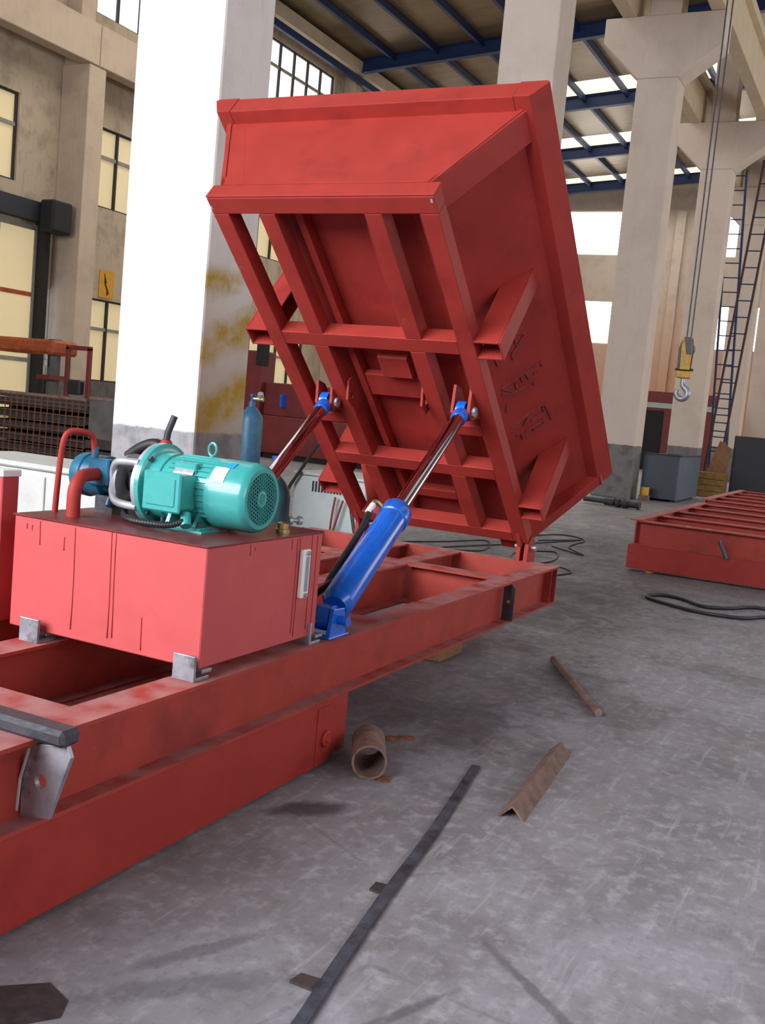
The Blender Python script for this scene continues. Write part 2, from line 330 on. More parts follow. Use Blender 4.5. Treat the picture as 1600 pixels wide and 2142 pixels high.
def plate_hole(bm, c, ex, ey, poly, r, th, seg=32):
    """plate in the plane (ex,ey) about hole centre c; poly = outline in (x,y) about c, convex; th along ex x ey"""
    c, ex, ey = V3(c), V3(ex), V3(ey); nrm = ex.cross(ey).normalized()*th
    def hit(a):
        dx, dy = math.cos(a), math.sin(a); best = None
        for (x0, y0), (x1, y1) in zip(poly, poly[1:] + poly[:1]):
            den = dx*(y1-y0) - dy*(x1-x0)
            if abs(den) < 1e-9: continue
            t = (x0*(y1-y0) - y0*(x1-x0))/den; s = (x0*dy - y0*dx)/den
            if t > 0 and -1e-6 <= s <= 1+1e-6 and (best is None or t < best): best = t
        return best*dx, best*dy
    angs = sorted(set([round(2*math.pi*i/seg, 5) for i in range(seg)] + [round(math.atan2(y, x) % (2*math.pi), 5) for x, y in poly]))
    L = []
    for off in (V3((0,0,0)), nrm):
        o = []; q = []
        for a in angs:
            x, y = hit(a); o.append(bm.verts.new(c + ex*x + ey*y + off)); q.append(bm.verts.new(c + ex*r*math.cos(a) + ey*r*math.sin(a) + off))
        L.append((o, q))
    k = len(angs); (o0, q0), (o1, q1) = L
    for i in range(k):
        j = (i+1) % k
        bm.faces.new((o0[i], o0[j], q0[j], q0[i])); bm.faces.new((o1[j], o1[i], q1[i], q1[j]))
        bm.faces.new((o0[j], o0[i], o1[i], o1[j])); bm.faces.new((q0[i], q0[j], q1[j], q1[i]))
    return bm
def isec(p0, length, h, b, tf, tw, axis='x'):
    """polygon of an I-section, bottom centre p0, swept along axis"""
    pts = [(-b/2,0),(b/2,0),(b/2,tf),(tw/2,tf),(tw/2,h-tf),(b/2,h-tf),(b/2,h),(-b/2,h),(-b/2,h-tf),(-tw/2,h-tf),(-tw/2,tf),(-b/2,tf)]
    x, y, z = p0
    if axis == 'x': return [(x, y+a, z+c) for a, c in pts], (length, 0, 0)
    return [(x+a, y, z+c) for a, c in pts], (0, length, 0)

PRE = None
def obj(name, bm, m, parent=None, label=None, cat=None, group=None, kind=None, smooth=False, bevel=0.0, origin=None):
    if PRE:
        for v in bm.verts: v.co.y = PRE(v.co.y)
    bmesh.ops.recalc_face_normals(bm, faces=bm.faces[:])
    if parent is not None: T = WM[parent.name]
    elif origin is not None: T = V3(origin)
    else:
        xs = [v.co for v in bm.verts]
        T = V3(((min(p.x for p in xs)+max(p.x for p in xs))/2, (min(p.y for p in xs)+max(p.y for p in xs))/2, min(p.z for p in xs)))
    bmesh.ops.translate(bm, verts=bm.verts[:], vec=-T)
    me = bpy.data.meshes.new(name); bm.to_mesh(me); bm.free()
    if isinstance(m, str): m = MATS[m]
    me.materials.append(m)
    if smooth:
        for p in me.polygons: p.use_smooth = True
        me.set_sharp_from_angle(angle=math.radians(38))
    o = bpy.data.objects.new(name, me); COL.objects.link(o)
    if parent is not None: o.parent = parent
    else: o.location = T
    WM[o.name] = T.copy()
    if bevel:
        md = o.modifiers.new('edge', 'BEVEL'); md.width = bevel; md.segments = 2; md.limit_method = 'ANGLE'; md.angle_limit = math.radians(40)
    tag(o, label, cat, group, kind)
    return o
def tag(o, label=None, cat=None, group=None, kind=None):
    if label: o['label'] = label
    if cat: o['category'] = cat
    if group: o['group'] = group
    if kind: o['kind'] = kind
def thing(name, loc, label=None, cat=None, group=None, kind=None):
    o = bpy.data.objects.new(name, None); COL.objects.link(o); o.location = loc; o.empty_display_size = 0.1
    WM[o.name] = V3(loc); tag(o, label, cat, group, kind); return o
def share(src, name, shift, parent):
    """another piece with the same mesh data, moved by shift from src"""
    o = bpy.data.objects.new(name, src.data); COL.objects.link(o); o.parent = parent
    o.location = WM[src.name] + V3(shift) - WM[parent.name]; WM[o.name] = WM[src.name] + V3(shift); return o
def bx(name, lo, hi, m, parent=None, bev=0.0, **k): return obj(name, box(nb(), lo, hi, bev), m, parent, **k)

# ================================================================== SETTING
XK = [6.70 + 7.68*k for k in range(8)]          # column lines along the hall
XE = 60.6                                        # far gable wall
YL = 22.0                                        # left wall
obj('floor', box(nb(), (-12, -10.3, -0.2), (XE + 0.4, YL + 0.4, 0.0)), M_FLOOR, kind='structure')

# left wall, pierced by windows: built of solid strips around the openings
WZ = [(1.44, 3.9), (6.57, 8.86), (11.9, 14.35)]
wl_ = thing('wall_left', (24, YL, 0), kind='structure')
bm = nb()
zc = 0.0
for z0, z1 in WZ:
    box(bm, (-10, YL, zc), (XE, YL + 0.35, z0)); zc = z1
box(bm, (-10, YL, zc), (XE, YL + 0.35, 15.2))
bays = [XK[0] - 7.68*2, XK[0] - 7.68] + XK[:7]
for xk in bays:
    for i, (z0, z1) in enumerate(WZ):
        a, c = (xk - 1.45, xk + 1.55) if i < 2 else (xk - 0.7, xk + 1.2)
        if abs(xk - XK[2]) < 0.1 and i == 0: a = xk + 0.0
        box(bm, (a, YL, z0), (c, YL + 0.35, z1))
box(bm, (XK[6] + 6.2, YL, 0), (XE, YL + 0.35, 15.2))
obj('wall_body', bm, M_LWALL, wl_)
for k, xk in enumerate(XK[:7]):
    bx('pilaster', (xk, 21.0, 0), (xk + 0.66, YL, 10.05), M_PIL, wl_, bev=0.02)
    bx('upper_pilaster', (xk + 0.05, 21.45, 10.05), (xk + 0.6, YL, 14.7), M_PIL, wl_, bev=0.02)
bx('eave_beam', (-10, 21.3, 14.72), (XE, YL, 15.2), M_CREAM, wl_)
bx('eave_strut', (-7, 21.15, 14.25), (XE, 21.3, 14.5), M_BLUES, wl_)
# crane girder on the pilasters
for k in range(1, 7):
    obj('crane_girder', box(nb(), (XK[k] + 0.34, 20.95, 10.05), (XK[k] + 0.34 + (7.66 if k < 6 else 7.4), 21.4, 11.15), 0.02), M_PIL,
        label='plastered crane girder along the left wall, %s bay behind the white pillar' % ['', 'second', 'third', 'fourth', 'fifth', 'sixth', 'seventh'][k], cat='beam', group='left wall crane girders')
# windows of the left wall
wi = 0
def window(x0, x1, z0, z1, ncol, nrow, y, pm, real=True):
    global wi
    wi += 1
    w = thing('window_%d' % wi, ((x0+x1)/2, y, z0), kind='structure')
    bm = nb(); t = 0.05
    for a, b_ in (((x0, y-.03, z0), (x1, y+.05, z0+t)), ((x0, y-.03, z1-t), (x1, y+.05, z1)), ((x0, y-.03, z0+t), (x0+t, y+.05, z1-t)), ((x1-t, y-.03, z0+t), (x1, y+.05, z1-t))): box(bm, a, b_)
    obj('window_frame', bm, M_FRAME, w)
    xs = [x0 + (x1-x0)*i/ncol for i in range(ncol+1)]
    zs = [z0] + [z0 + (z1-z0)*f for f in ([0.64] if nrow == 2 else [])] + [z1]
    for x in xs[1:-1]: bx('mullion', (x-.032, y-.035, z0), (x+.032, y+.055, z1), M_FRAME, w)
    for z in zs[1:-1]: bx('transom', (x0, y-.02, z-.05), (x1, y+.04, z+.05), M_TRANSOM, w)
    first = None
    for i in range(ncol):
        for j in range(nrow):
            first = obj('pane', box(nb(), (xs[i], y+.06, zs[j]), (xs[i+1], y+.075, zs[j+1])), pm, w)
    return w
for k, xk in enumerate([XK[0] - 7.68] + XK[:6]):
    for i, (z0, z1) in enumerate(WZ):
        a, c = (xk + 1.55, xk + 7.68 - 1.45) if i < 2 else (xk + 1.2, xk + 7.68 - 0.7)
        if i == 0 and abs(xk - XK[1]) < 0.1: continue
        window(a, c, z0, z1, 5 if i < 2 else 6, 2, YL + 0.1, M_PANE if i < 2 else M_PANEW)
# the sliding door in the bay before the second pilaster
xd0, xd1 = XK[1] + 1.55, XK[1] + 7.0
d = thing('door_1', ((xd0+xd1)/2, YL, 0), kind='structure')
for i in range(4):
    for j in range(3):
        a = xd0 + (xd1-xd0)*i/4; c = xd0 + (xd1-xd0)*(i+1)/4
        bx('panel', (a+.06, YL-.06, 0.1 + 1.8*j), (c-.06, YL-.03, 1.84 + 1.8*j), M_PANE, d)
for i in range(5):
    x = xd0 + (xd1-xd0)*i/4; bx('stile', (x-.07, YL-.09, 0), (x+.07, YL-.02, 5.55), M_TRANSOM, d)
for j in range(4): bx('rail', (xd0, YL-.085, 0.0 + 1.8*j), (xd1, YL-.025, 0.12 + 1.8*j), M_TRANSOM if j != 2 else M_ORANGE, d)
bx('door_track', (xd0 - 1.2, YL-.42, 5.62), (xd1 + 0.5, YL-.12, 6.12), M_NAVY, d)
bx('track_motor', (xd1 - 0.3, YL-.95, 5.35), (xd1 + 0.45, YL-.42, 6.2), M_DARK, d, bev=.06)
bx('door_post', (xd1 + .02, YL-.4, 0), (xd1 + .2, YL, 5.6), M_DARK, d)

# far gable wall
we = thing('wall_end', (XE, 6, 0), kind='structure')
EW = []   # window openings (y0,y1,z0,z1)
for y0, y1 in ((5.9, 8.05), (9.37, 11.9), (16.05, 19.45)):
    for z0, z1 in ((6.35, 8.86), (11.5, 14.05)): EW.append((y0, y1, z0, z1))
for y0 in (-6.8, -3.3, 0.2, 3.2):
    for z0, z1 in ((6.35, 8.86), (11.5, 14.05)): EW.append((y0, y0 + 2.2, z0, z1))
bm = nb()
ys = sorted({-10.3, 22.0} | {e[0] for e in EW} | {e[1] for e in EW})
for a, c in zip(ys, ys[1:]):
    op = sorted((e[2], e[3]) for e in EW if e[0] <= a + 1e-6 and e[1] >= c - 1e-6)
    z = 0.0
    for z0, z1 in op: box(bm, (XE, a, z), (XE + .4, c, z0)); z = z1
    box(bm, (XE, a, z), (XE + .4, c, 16.6))
obj('wall_body', bm, M_EWALL, we)
for y in (8.4, 12.45, 15.2, 20.2): bx('pilaster', (XE-.3, y, 0), (XE, y + .5, 14.0), M_EWALL, we)
for y0, y1, z0, z1 in EW:
    wi += 1
    w = thing('window_%d' % wi, (XE + .1, (y0+y1)/2, z0), kind='structure')
    bm = nb()
    for a, b_ in (((XE+.05, y0, z0), (XE+.15, y1, z0+.06)), ((XE+.05, y0, z1-.06), (XE+.15, y1, z1)), ((XE+.05, y0, z0), (XE+.15, y0+.06, z1)), ((XE+.05, y1-.06, z0), (XE+.15, y1, z1))): box(bm, a, b_)
    obj('window_frame', bm, M_WHITEP, w)
    for i in range(2):
        ym = y0 + (y1-y0)*i/2; bx('pane', (XE+.16, ym, z0), (XE+.18, ym + (y1-y0)/2, z1), M_PANEX, w)
# right wall and the wall with the open gate behind the camera (outside the frame)
wr = thing('wall_right', (24, -10, 0), kind='structure')
bm = nb(); box(bm, (-10, -10.3, 0), (XE, -10, 2.0)); box(bm, (-10, -10.3, 7.0), (XE, -10, 15.2))
for xk in [XK[0] - 7.68*2, XK[0] - 7.68] + XK: box(bm, (xk - .9, -10.3, 2.0), (xk + 1.2, -10, 7.0))
obj('wall_body', bm, M_EWALL, wr)
for xk in [XK[0] - 7.68*2] + [XK[0] - 7.68] + XK[:6]: window(xk + 1.2, xk + 6.78, 2.0, 7.0, 5, 2, -10.15, M_PANES)
wf = thing('wall_front', (-7.6, 6, 0), kind='structure')
bm = nb(); box(bm, (-7.9, -10.3, 0), (-7.6, 0.6, 16.4)); box(bm, (-7.9, 13.4, 0), (-7.6, 22.3, 16.4)); box(bm, (-7.9, 0.6, 9.8), (-7.6, 13.4, 16.4)); box(bm, (-7.9, 0.6, 0), (-7.6, 13.4, 3.0))
obj('wall_body', bm, M_EWALL, wf)

# roof: two gables, rafters, purlins, foil-backed sheets, roof lights
def zr(y): return 15.95 - 0.075*abs(y - 5.5)
rf = thing('ceiling', (24, 6, 14.8), kind='structure')
def gable(bm, x0, x1, ya, yb, dz0, dz1):
    poly = []
    y = [ya, yb]
    poly = [(x0, q, zr(q) + dz0) for q in y] + [(x0, q, zr(q) + dz1) for q in y[::-1]]
    prism(bm, poly, (x1 - x0, 0, 0))
for ya, yb in ((5.5, 22.0), (-10.2, 5.499)):
    for k, x in enumerate(XK[:7] + [59.7, XK[0] - 7.68]):
        bm = nb(); gable(bm, x + .22, x + .26, ya, yb, 0.03, 0.50); obj('rafter_web', bm, M_BLUES, rf)
        bm = nb(); gable(bm, x + .11, x + .37, ya, yb, 0.0, 0.03); gable(bm, x + .11, x + .37, ya, yb, 0.50, 0.53); obj('rafter_flange', bm, M_BLUES, rf)
ny = 0
for y in [21.75 - 1.86*i for i in range(9)] + [4.6 - 1.86*i for i in range(8)]:
    z = zr(y) + 0.28
    bm = nb(); box(bm, (-10, y - .07, z), (XE, y + .07, z + .24)); obj('purlin', bm, M_BLUES, rf)
M_SKYL = mat('roof_light_sheet', (0.8, 0.75, 0.6), 0.5, var=0.08, scale=1.5, emit=(1.0, 0.93, 0.76), estr=1.25)
def sheet(x0, x1, ya, yb, name, m):
    bm = nb(); gable(bm, x0, x1, ya, yb, 0.55, 0.58); obj(name, bm, m, rf)
edges = []
for k, x in enumerate([-10] + XK + [XE + .3]): edges.append(x)
for ya, yb in ((5.5, 22.0), (-10.2, 5.499)):
    for x0, x1 in zip(edges, edges[1:]):
        if x0 > 36:
            sheet(x0, x0 + 1.3, ya, yb, 'roof_sheet', M_FOIL); sheet(x1 - 1.7, x1, ya, yb, 'roof_light', M_SKYL); sheet(x0 + 1.3, x1 - 1.7, ya, yb, 'roof_sheet', M_FOIL)
        else: sheet(x0, x1, ya, yb, 'roof_sheet', M_FOIL)
# tin lamp shade under the rafter
t = thing('pendant_lamp', (37.66, 15.0, 14.72), 'small tin pendant lamp hanging under the blue rafter above the red body', 'lamp')
obj('cord', cyl(nb(), (37.66, 15.0, 14.98), (37.66, 15.0, 15.24), .015, seg=6), M_BLACK, t)
obj('shade', lathe(nb(), (37.66, 15.0, 14.72), (0, 0, 1), [(0, .22), (.12, .15), (.22, .06), (.28, .05)], 16), M_ALU, t, smooth=True)

# ------------------------------------------------------------------ column row with crane corbels
ords = ['nearest', 'second', 'third', 'fourth', 'fifth', 'sixth', 'seventh']
for k, x in enumerate(XK[:7]):
    lab = ['broad whitewashed concrete pillar with worn yellow stripes on its right face', 'pale concrete column rising behind the top of the red tipping body',
           'concrete column with forked crane corbels, nearest of the forked ones, right of the red body', 'forked concrete column standing behind the hanging crane hook',
           'forked concrete column at the far right beyond the ladder', 'concrete column far back, second from the end wall', 'concrete column far back, next to the end wall'][k]
    c = thing('concrete_column', (x + .34, 5.47, 0), lab, 'column', 'crane columns')
    m = M_COLW if k == 0 else M_COL
    bm = nb(); box(bm, (x, 5.042, 0), (x + .68, 5.90, 8.78), 0.025, 2); obj('shaft', bm, m, c)
    poly = [(x, 5.042, 8.78), (x, 4.22, 9.4), (x, 4.22, 10.05), (x, 6.70, 10.05), (x, 6.70, 9.55), (x, 5.90, 8.78)]
    bm = nb(); prism(bm, poly, (.68, 0, 0)); obj('corbel', bm, m, c, bevel=.02)
    bm = nb(); box(bm, (x + .05, 5.15, 10.05), (x + .63, 5.8, 15.0), 0.02); obj('upper_shaft', bm, m, c)
for k in range(1, 7):
    x = XK[k] + .34
    for side, y0 in (('hook', 4.24), ('window', 6.05)):
        bm = nb(); ln = 7.66 if k < 6 else 7.4
        box(bm, (x, y0, 10.05), (x + ln, y0 + .30, 10.95), .01); box(bm, (x, y0 - .14, 10.95), (x + ln, y0 + .44, 11.15), .01)
        obj('crane_girder', bm, M_CREAM, label='cream crane girder, %s side of the column row, %s bay from the camera' % (side, ords[k]), cat='beam', group='column row crane girders')

# ================================================================== TIPPING MACHINE
# ---- chassis
ch = thing('machine_chassis', (2.9, 2.95, 0), 'long red steel chassis of I-beams under the oil tank and tipping body', 'chassis')
ZB, ZT = 0.281, 0.532
def ib(name, p0, ln, axis, b=.135, h=ZT-ZB, m=M_REDB, tf=.013, tw=.010):
    poly, vec = isec(p0, ln, h, b, tf, tw, axis); return obj(name, prism(nb(), poly, vec), m, ch)
X0, X1 = -0.6, 6.72
for y in (2.0235, 2.73, 3.14, 3.86): ib('longitudinal_beam', (X0, y, ZB), X1 - X0 - .02, 'x')
bx('end_plate', (X1 - .02, 1.956, ZB + .0141), (X1 - .008, 3.93, ZT - .0141), M_REDB, ch)
obj('end_beam', box(box(nb(), (X1 - .02, 1.956, ZT - .014), (X1 + .05, 3.93, ZT)), (X1 - .02, 1.956, ZB), (X1 + .05, 3.93, ZB + .014)), M_REDB, ch)
bx('web_stiffener', (X1 - .10, 1.966, ZB + .013), (X1 - .09, 2.018, ZT - .013), M_REDB, ch)
for x in (5.89, 4.1, 2.2, 1.0):
    for y0, y1 in ((2.0915, 2.662), (2.798, 3.072), (3.208, 3.792)):
        poly, vec = isec((x, y0, ZB), y1 - y0, ZT - ZB, .15, .013, .010, 'y'); obj('cross_beam', prism(nb(), poly, vec), M_REDB, ch)
bx('bottom_plate', (X0, 2.09, ZB - .006), (4.05, 3.80, ZB + .004), M_REDB, ch)
# lower box girders
for y0, y1 in ((1.957, 2.14), (3.74, 3.923)):
    bm = nb(); box(bm, (X0, y0, 0.012), (3.66, y1, ZB - .001), .003); obj('lower_box_girder', bm, M_RED, ch)
    bm = nb(); box(bm, (3.66, y0 + .008, 0.03), (3.82, y1 - .01, ZB - .001), .003); obj('girder_end_box', bm, M_RED, ch)
    bm = nb(); box(bm, (3.55, y0 - .004, 0.02), (3.665, y0, ZB - .02)); obj('cover_strip', bm, M_RED, ch)
    s = -1 if y0 < 3 else 1; yy = y0 if s < 0 else y1
    obj('pivot_boss', lathe(nb(), (3.615, yy + .002*s, .125), (0, s, 0), [(0, .034), (.016, .034), (.020, .029), (.020, .016), (.026, .014)], 24), M_RED, ch, smooth=True)
bx('lower_cross_box', (0.4, 2.14, 0.02), (0.6, 3.74, ZB - .01), M_RED, ch)
bx('lower_cross_box', (3.4, 2.14, 0.02), (3.6, 3.74, ZB - .01), M_RED, ch)
# lug plates outside the near beam
bm = plate_hole(nb(), (5.80, 1.97, .408), (0, 1, 0), (0, 0, 1), [(-.035, -.115), (.035, -.115), (.035, .115), (-.005, .115), (-.035, .085)], .010, .014)
obj('lug_plate', bm, M_STEELD, ch, bevel=.002)
bm = plate_hole(nb(), (2.02, 1.945, .412), (0, 1, 0), (0, 0, 1), [(-.10, .088), (-.035, -.097), (.068, -.114), (.068, .05), (.03, .10), (-.085, .118)], .020, .016)
obj('lug_plate', bm, M_STEEL, ch, bevel=.002)
obj('bright_edge', tube(nb(), [(2.014, 1.985, .50), (2.014, 2.012, .41), (2.014, 2.02, .315)], .005, 8), M_SCRAPE, ch)  # pale strip put in for the white highlight along the plate's welded edge
bx('flange_bar', (1.985, 1.845, ZT), (2.06, 2.24, ZT + .046), M_STEELD, ch, bev=.012)
# hinge lugs on the chassis end
for y in (2.235, 3.50):
    poly = [(X1 - .01, y, .50), (X1 + .16, y, .46), (X1 + .16, y, .62), (X1 + .12, y, .68), (X1 + .06, y, .70), (X1 + .0, y, .66)]
    obj('hinge_lug', prism(nb(), poly, (0, .03, 0)), M_RED, ch, bevel=.004)
    obj('hinge_lug', prism(nb(), [(a, b - .055, c) for a, b, c in poly], (0, .03, 0)), M_RED, ch, bevel=.004)
    obj('hinge_pin', cyl(nb(), (X1 + .07, y - .09, .625), (X1 + .07, y + .06, .625), .022), M_STEEL, ch, smooth=True)
# ---- timber block under the chassis
bx('timber_block', (5.62, 2.30, 0), (5.98, 2.42, ZB - .002), M_WOOD, bev=.006, label='brown timber block standing under the free end of the red chassis', cat='wood block')

# ---- oil tank
TX0, TX1, TY0, TY1, TZ0, TZ1 = 2.775, 3.54, 2.0, 2.873, .566, .985
tk = thing('oil_tank', ((TX0+TX1)/2, (TY0+TY1)/2, ZT), 'red sheet steel hydraulic oil tank on short feet across the chassis beams', 'tank')
bx('tank_body', (TX0, TY0, TZ0), (TX1, TY1, TZ1 - .006), M_REDT, tk, bev=.004)
bx('tank_lid', (TX0 - .006, TY0 - .006, TZ1 - .006), (TX1 + .006, TY1 + .006, TZ1), M_LID, tk, bev=.002)
for x0, y0 in ((TX0 - .045, 1.985), (TX0 - .045, 2.685), (TX1 - .06, 1.985), (TX1 - .06, 2.685)):
    bm = nb(); box(bm, (x0, y0, ZT), (x0 + .012, y0 + .09, ZT + .088)); box(bm, (x0 + .012, y0, ZT), (x0 + .085, y0 + .09, ZT + .012)); box(bm, (x0 + .012, y0 + .04, ZT + .012), (x0 + .08, y0 + .05, TZ0)); box(bm, (x0 + .045, y0, TZ0 - .012), (x0 + .10, y0 + .09, TZ0))
    obj('foot_bracket', bm, M_STEEL, tk, bevel=.002)
# dried paint runs on the bright end of the tank
def run(y, z0, z1, r=.0022, x=TX0): 
    pts = [(x, y + .004*math.sin(9*(z0 - z1)*i/6 + y*40), z0 + (z1 - z0)*i/6) for i in range(7)]
    obj('paint_run', tube(nb(), pts, [r*.8, r, r*.9, r, r*.9, r*1.1, r*1.5], 6), M_RUN, tk)
for y, z0, z1 in ((2.745, .972, .885), (2.575, .97, .60), (2.405, .978, .60), (2.385, .975, .605), (2.63, .93, .88), (2.25, .70, .585), (2.812, .955, .935), (2.788, .952, .932)): run(y, z0, z1)
def runx(x, z0, z1, r=.002):
    obj('paint_run', tube(nb(), [(x, TY0, z0), (x + .002, TY0, (z0+z1)/2), (x, TY0, z1)], [r, r*.9, r*1.3], 6), M_RUN, tk)
for x, z0, z1 in ((3.03, .972, .93), (3.06, .96, .945), (3.35, .97, .60), (3.37, .97, .585), (3.46, .975, .60), (3.50, .97, .62), (3.31, .97, .93)): runx(x, z0, z1)
# level gauge
lg = bx('level_gauge', (3.372, TY0 - .022, .735), (3.425, TY0, .925), M_WHITEP, tk, bev=.004)
bx('sight_glass', (3.388, TY0 - .026, .762), (3.408, TY0 - .0215, .898), M_GLASS, lg)
for z in (.748, .912): obj('gauge_bolt', cyl(nb(), (3.398, TY0 - .032, z), (3.398, TY0 - .02, z), .009, seg=6), M_STEEL, lg)
# filler stub and small valve on the lid
fs = obj('filler_cap', lathe(nb(), (3.34, 2.065, TZ1), (0, 0, 1), [(0, .027), (.014, .027), (.016, .022), (.036, .022), (.04, .014)], 20), M_BRASS, tk, smooth=True)
obj('cap_knob', lathe(nb(), (3.352, 2.05, TZ1 + .048), (1, -.6, 0), [(0, .016), (.012, .018), (.018, .008), (.035, .008), (.041, .018), (.055, .016)], 12), M_STEEL, fs, smooth=True)
# return pipe bent over into the pump
obj('return_pipe', tube(nb(), spline([(2.945, 2.845, TZ1), (2.95, 2.84, 1.15), (2.955, 2.832, 1.255), (2.975, 2.822, 1.293), (3.03, 2.808, 1.296), (3.075, 2.80, 1.28), (3.09, 2.80, 1.24), (3.092, 2.80, 1.18)], 6), .0115, 12), M_RED, tk, smooth=True)
obj('suction_pipe', tube(nb(), spline([(2.905, 2.715, TZ1), (2.905, 2.716, 1.06), (2.915, 2.718, 1.10), (2.95, 2.728, 1.13), (3.0, 2.742, 1.137), (3.075, 2.755, 1.137)], 6), .0255, 16), M_RED, tk, smooth=True)

# ---- electric motor (axis along Y)
PRE = lambda y: 2.05 + (y - 2.06)*0.885
AX, AZ = 3.155, 1.122
def ring(y): return (AX, y, AZ)
mo = thing('electric_motor', (AX, 2.3, TZ1), 'teal flange-mounted electric motor with round fan grille on the oil tank', 'motor')
Yn = V3((0, -1, 0))
bm = lathe(nb(), ring(2.50), Yn, [(0, .118), (.02, .122), (.27, .122), (.28, .115)], 40)
for i in range(36):
    a = 2*math.pi*i/36
    if math.sin(a) < -.75: continue
    c, s = math.cos(a), math.sin(a)
    o = V3((AX + c*.119, 2.245, AZ + s*.119)); rad = V3((c, 0, s)); tan = V3((-s, 0, c))
    obox(bm, o - tan*.0018, rad*.011, V3((0, .215, 0)), tan*.0036)
obj('motor_housing', bm, M_TEAL, mo, smooth=True)
obj('motor_flange', lathe(nb(), ring(2.585), Yn, [(0, .160), (.022, .160), (.026, .156), (.03, .132), (.085, .126), (.09, .118)], 48), M_TEAL, mo, smooth=True)
for i in range(4):
    a = math.pi/4 + i*math.pi/2
    c, s = math.cos(a)*.145, math.sin(a)*.145
    obj('flange_bolt', cyl(nb(), (AX + c, 2.60, AZ + s), (AX + c, 2.548, AZ + s), .011, seg=6), M_STEELD, mo)
fc = obj('fan_cover', lathe(nb(), ring(2.255), Yn, [(0, .127), (.005, .131), (.165, .129), (.185, .124), (.197, .112), (.197, .097), (.190, .096), (.190, .094)], 48, cap=False), M_TEAL, mo, smooth=True)
obj('cover_back', lathe(nb(), ring(2.10), Yn, [(0, .10), (.004, .10)], 32), M_DARK, fc)
bm = nb(); R = .099; yg = 2.0615; p = .0118
for sgn in (1, -1):
    for i in range(-17, 18):
        d0 = i*p*1.0
        if abs(d0) >= R*.985: continue
        h = math.sqrt(R*R - d0*d0); ang = math.radians(30*sgn)
        ex = V3((math.cos(ang), 0, math.sin(ang))); en = V3((-math.sin(ang), 0, math.cos(ang)))
        o = V3((AX, yg, AZ)) + en*d0
        obox(bm, o - ex*h - en*.0016, ex*2*h, en*.0032, V3((0, -.0025, 0)))
for i in range(-7, 8):
    d0 = i*p*1.15*1.0
    h = math.sqrt(max(R*R - d0*d0, 0)); obox(bm, (AX + d0 - .0014, yg, AZ - h), (.0028, 0, 0), (0, 0, 2*h), (0, -.0022, 0))
obj('fan_grille', bm, M_TEALD, fc)
obj('grille_hub', lathe(nb(), ring(2.063), Yn, [(0, .030), (.004, .030), (.005, .020), (.003, .018), (.003, .004)], 24), M_TEAL, fc)
# feet
bm = nb()
for x in (AX - .14, AX + .07): box(bm, (x, 2.25, TZ1), (x + .07, 2.48, TZ1 + .014), .003)
for y in (2.285, 2.425):
    prism(bm, [(AX - .12, y, TZ1 + .012), (AX + .12, y, TZ1 + .012), (AX + .085, y, AZ - .05), (AX - .085, y, AZ - .05)], (0, .018, 0))
obj('motor_feet', bm, M_TEAL, mo)
for x in (AX - .115, AX + .115):
    for y in (2.27, 2.46): obj('foot_bolt', cyl(nb(), (x, y, TZ1 + .01), (x, y, TZ1 + .034), .009, seg=6), M_STEELD, mo)
bx('base_plate', (AX - .16, 2.22, TZ1), (AX - .05, 2.52, TZ1 + .006), M_TEAL, mo)
# terminal box on the bright side
tb = bx('terminal_box', (AX - .205, 2.30, AZ - .065), (AX - .10, 2.475, AZ + .065), M_TEAL, mo, bev=.010)
bx('terminal_lid', (AX - .218, 2.292, AZ - .072), (AX - .203, 2.483, AZ + .072), M_TEAL, tb, bev=.006)
bx('lid_panel', (AX - .222, 2.315, AZ - .05), (AX - .216, 2.46, AZ + .05), M_TEAL, tb, bev=.003)
obj('cable_gland', cyl(nb(), (AX - .165, 2.30, AZ - .075), (AX - .185, 2.278, AZ - .115), .021, seg=16), M_TEAL, tb, smooth=True)
obj('lifting_eye', tube(nb(), [(AX, 2.325 + .02*math.cos(a*math.pi/8), AZ + .158 + .024*math.sin(a*math.pi/8)) for a in range(16)], .0055, 8, close=True), M_TEAL, mo, smooth=True)
obj('eye_stem', lathe(nb(), (AX, 2.325, AZ + .115), (0, 0, 1), [(0, .014), (.012, .014), (.014, .008), (.024, .007)], 16), M_TEAL, mo, smooth=True)
def curved_label(name, y0, y1, a0, a1, r, m, par):
    bm = nb(); n = 8; A = []
    for rr in (r, r + .0015):
        A.append([[bm.verts.new((AX + rr*math.cos(a0 + (a1-a0)*i/n), y, AZ + rr*math.sin(a0 + (a1-a0)*i/n))) for i in range(n+1)] for y in (y0, y1)])
    for i in range(n):
        bm.faces.new((A[1][0][i], A[1][0][i+1], A[1][1][i+1], A[1][1][i])); bm.faces.new((A[0][0][i], A[0][1][i], A[0][1][i+1], A[0][0][i+1]))
        for j in (0, 1): bm.faces.new((A[0][j][i], A[0][j][i+1], A[1][j][i+1], A[1][j][i]))
    for i in (0, n): bm.faces.new((A[0][0][i], A[0][1][i], A[1][1][i], A[1][0][i]))
    return obj(name, bm, m, par)
bx('plate_boss', (AX - .107, 2.315, AZ + .058), (AX - .062, 2.425, AZ + .105), M_TEAL, mo, bev=.004)
curved_label('name_plate', 2.32, 2.42, math.radians(128), math.radians(155), .1345, M_PLATE, mo)
curved_label('white_sticker', 2.165, 2.235, math.radians(128), math.radians(156), .1312, M_WHITEP, fc)
curved_label('blue_sticker', 2.150, 2.185, math.radians(112), math.radians(127), .1312, mat('sticker_blue', (0.02, 0.30, 0.62), .4, var=.05), fc)
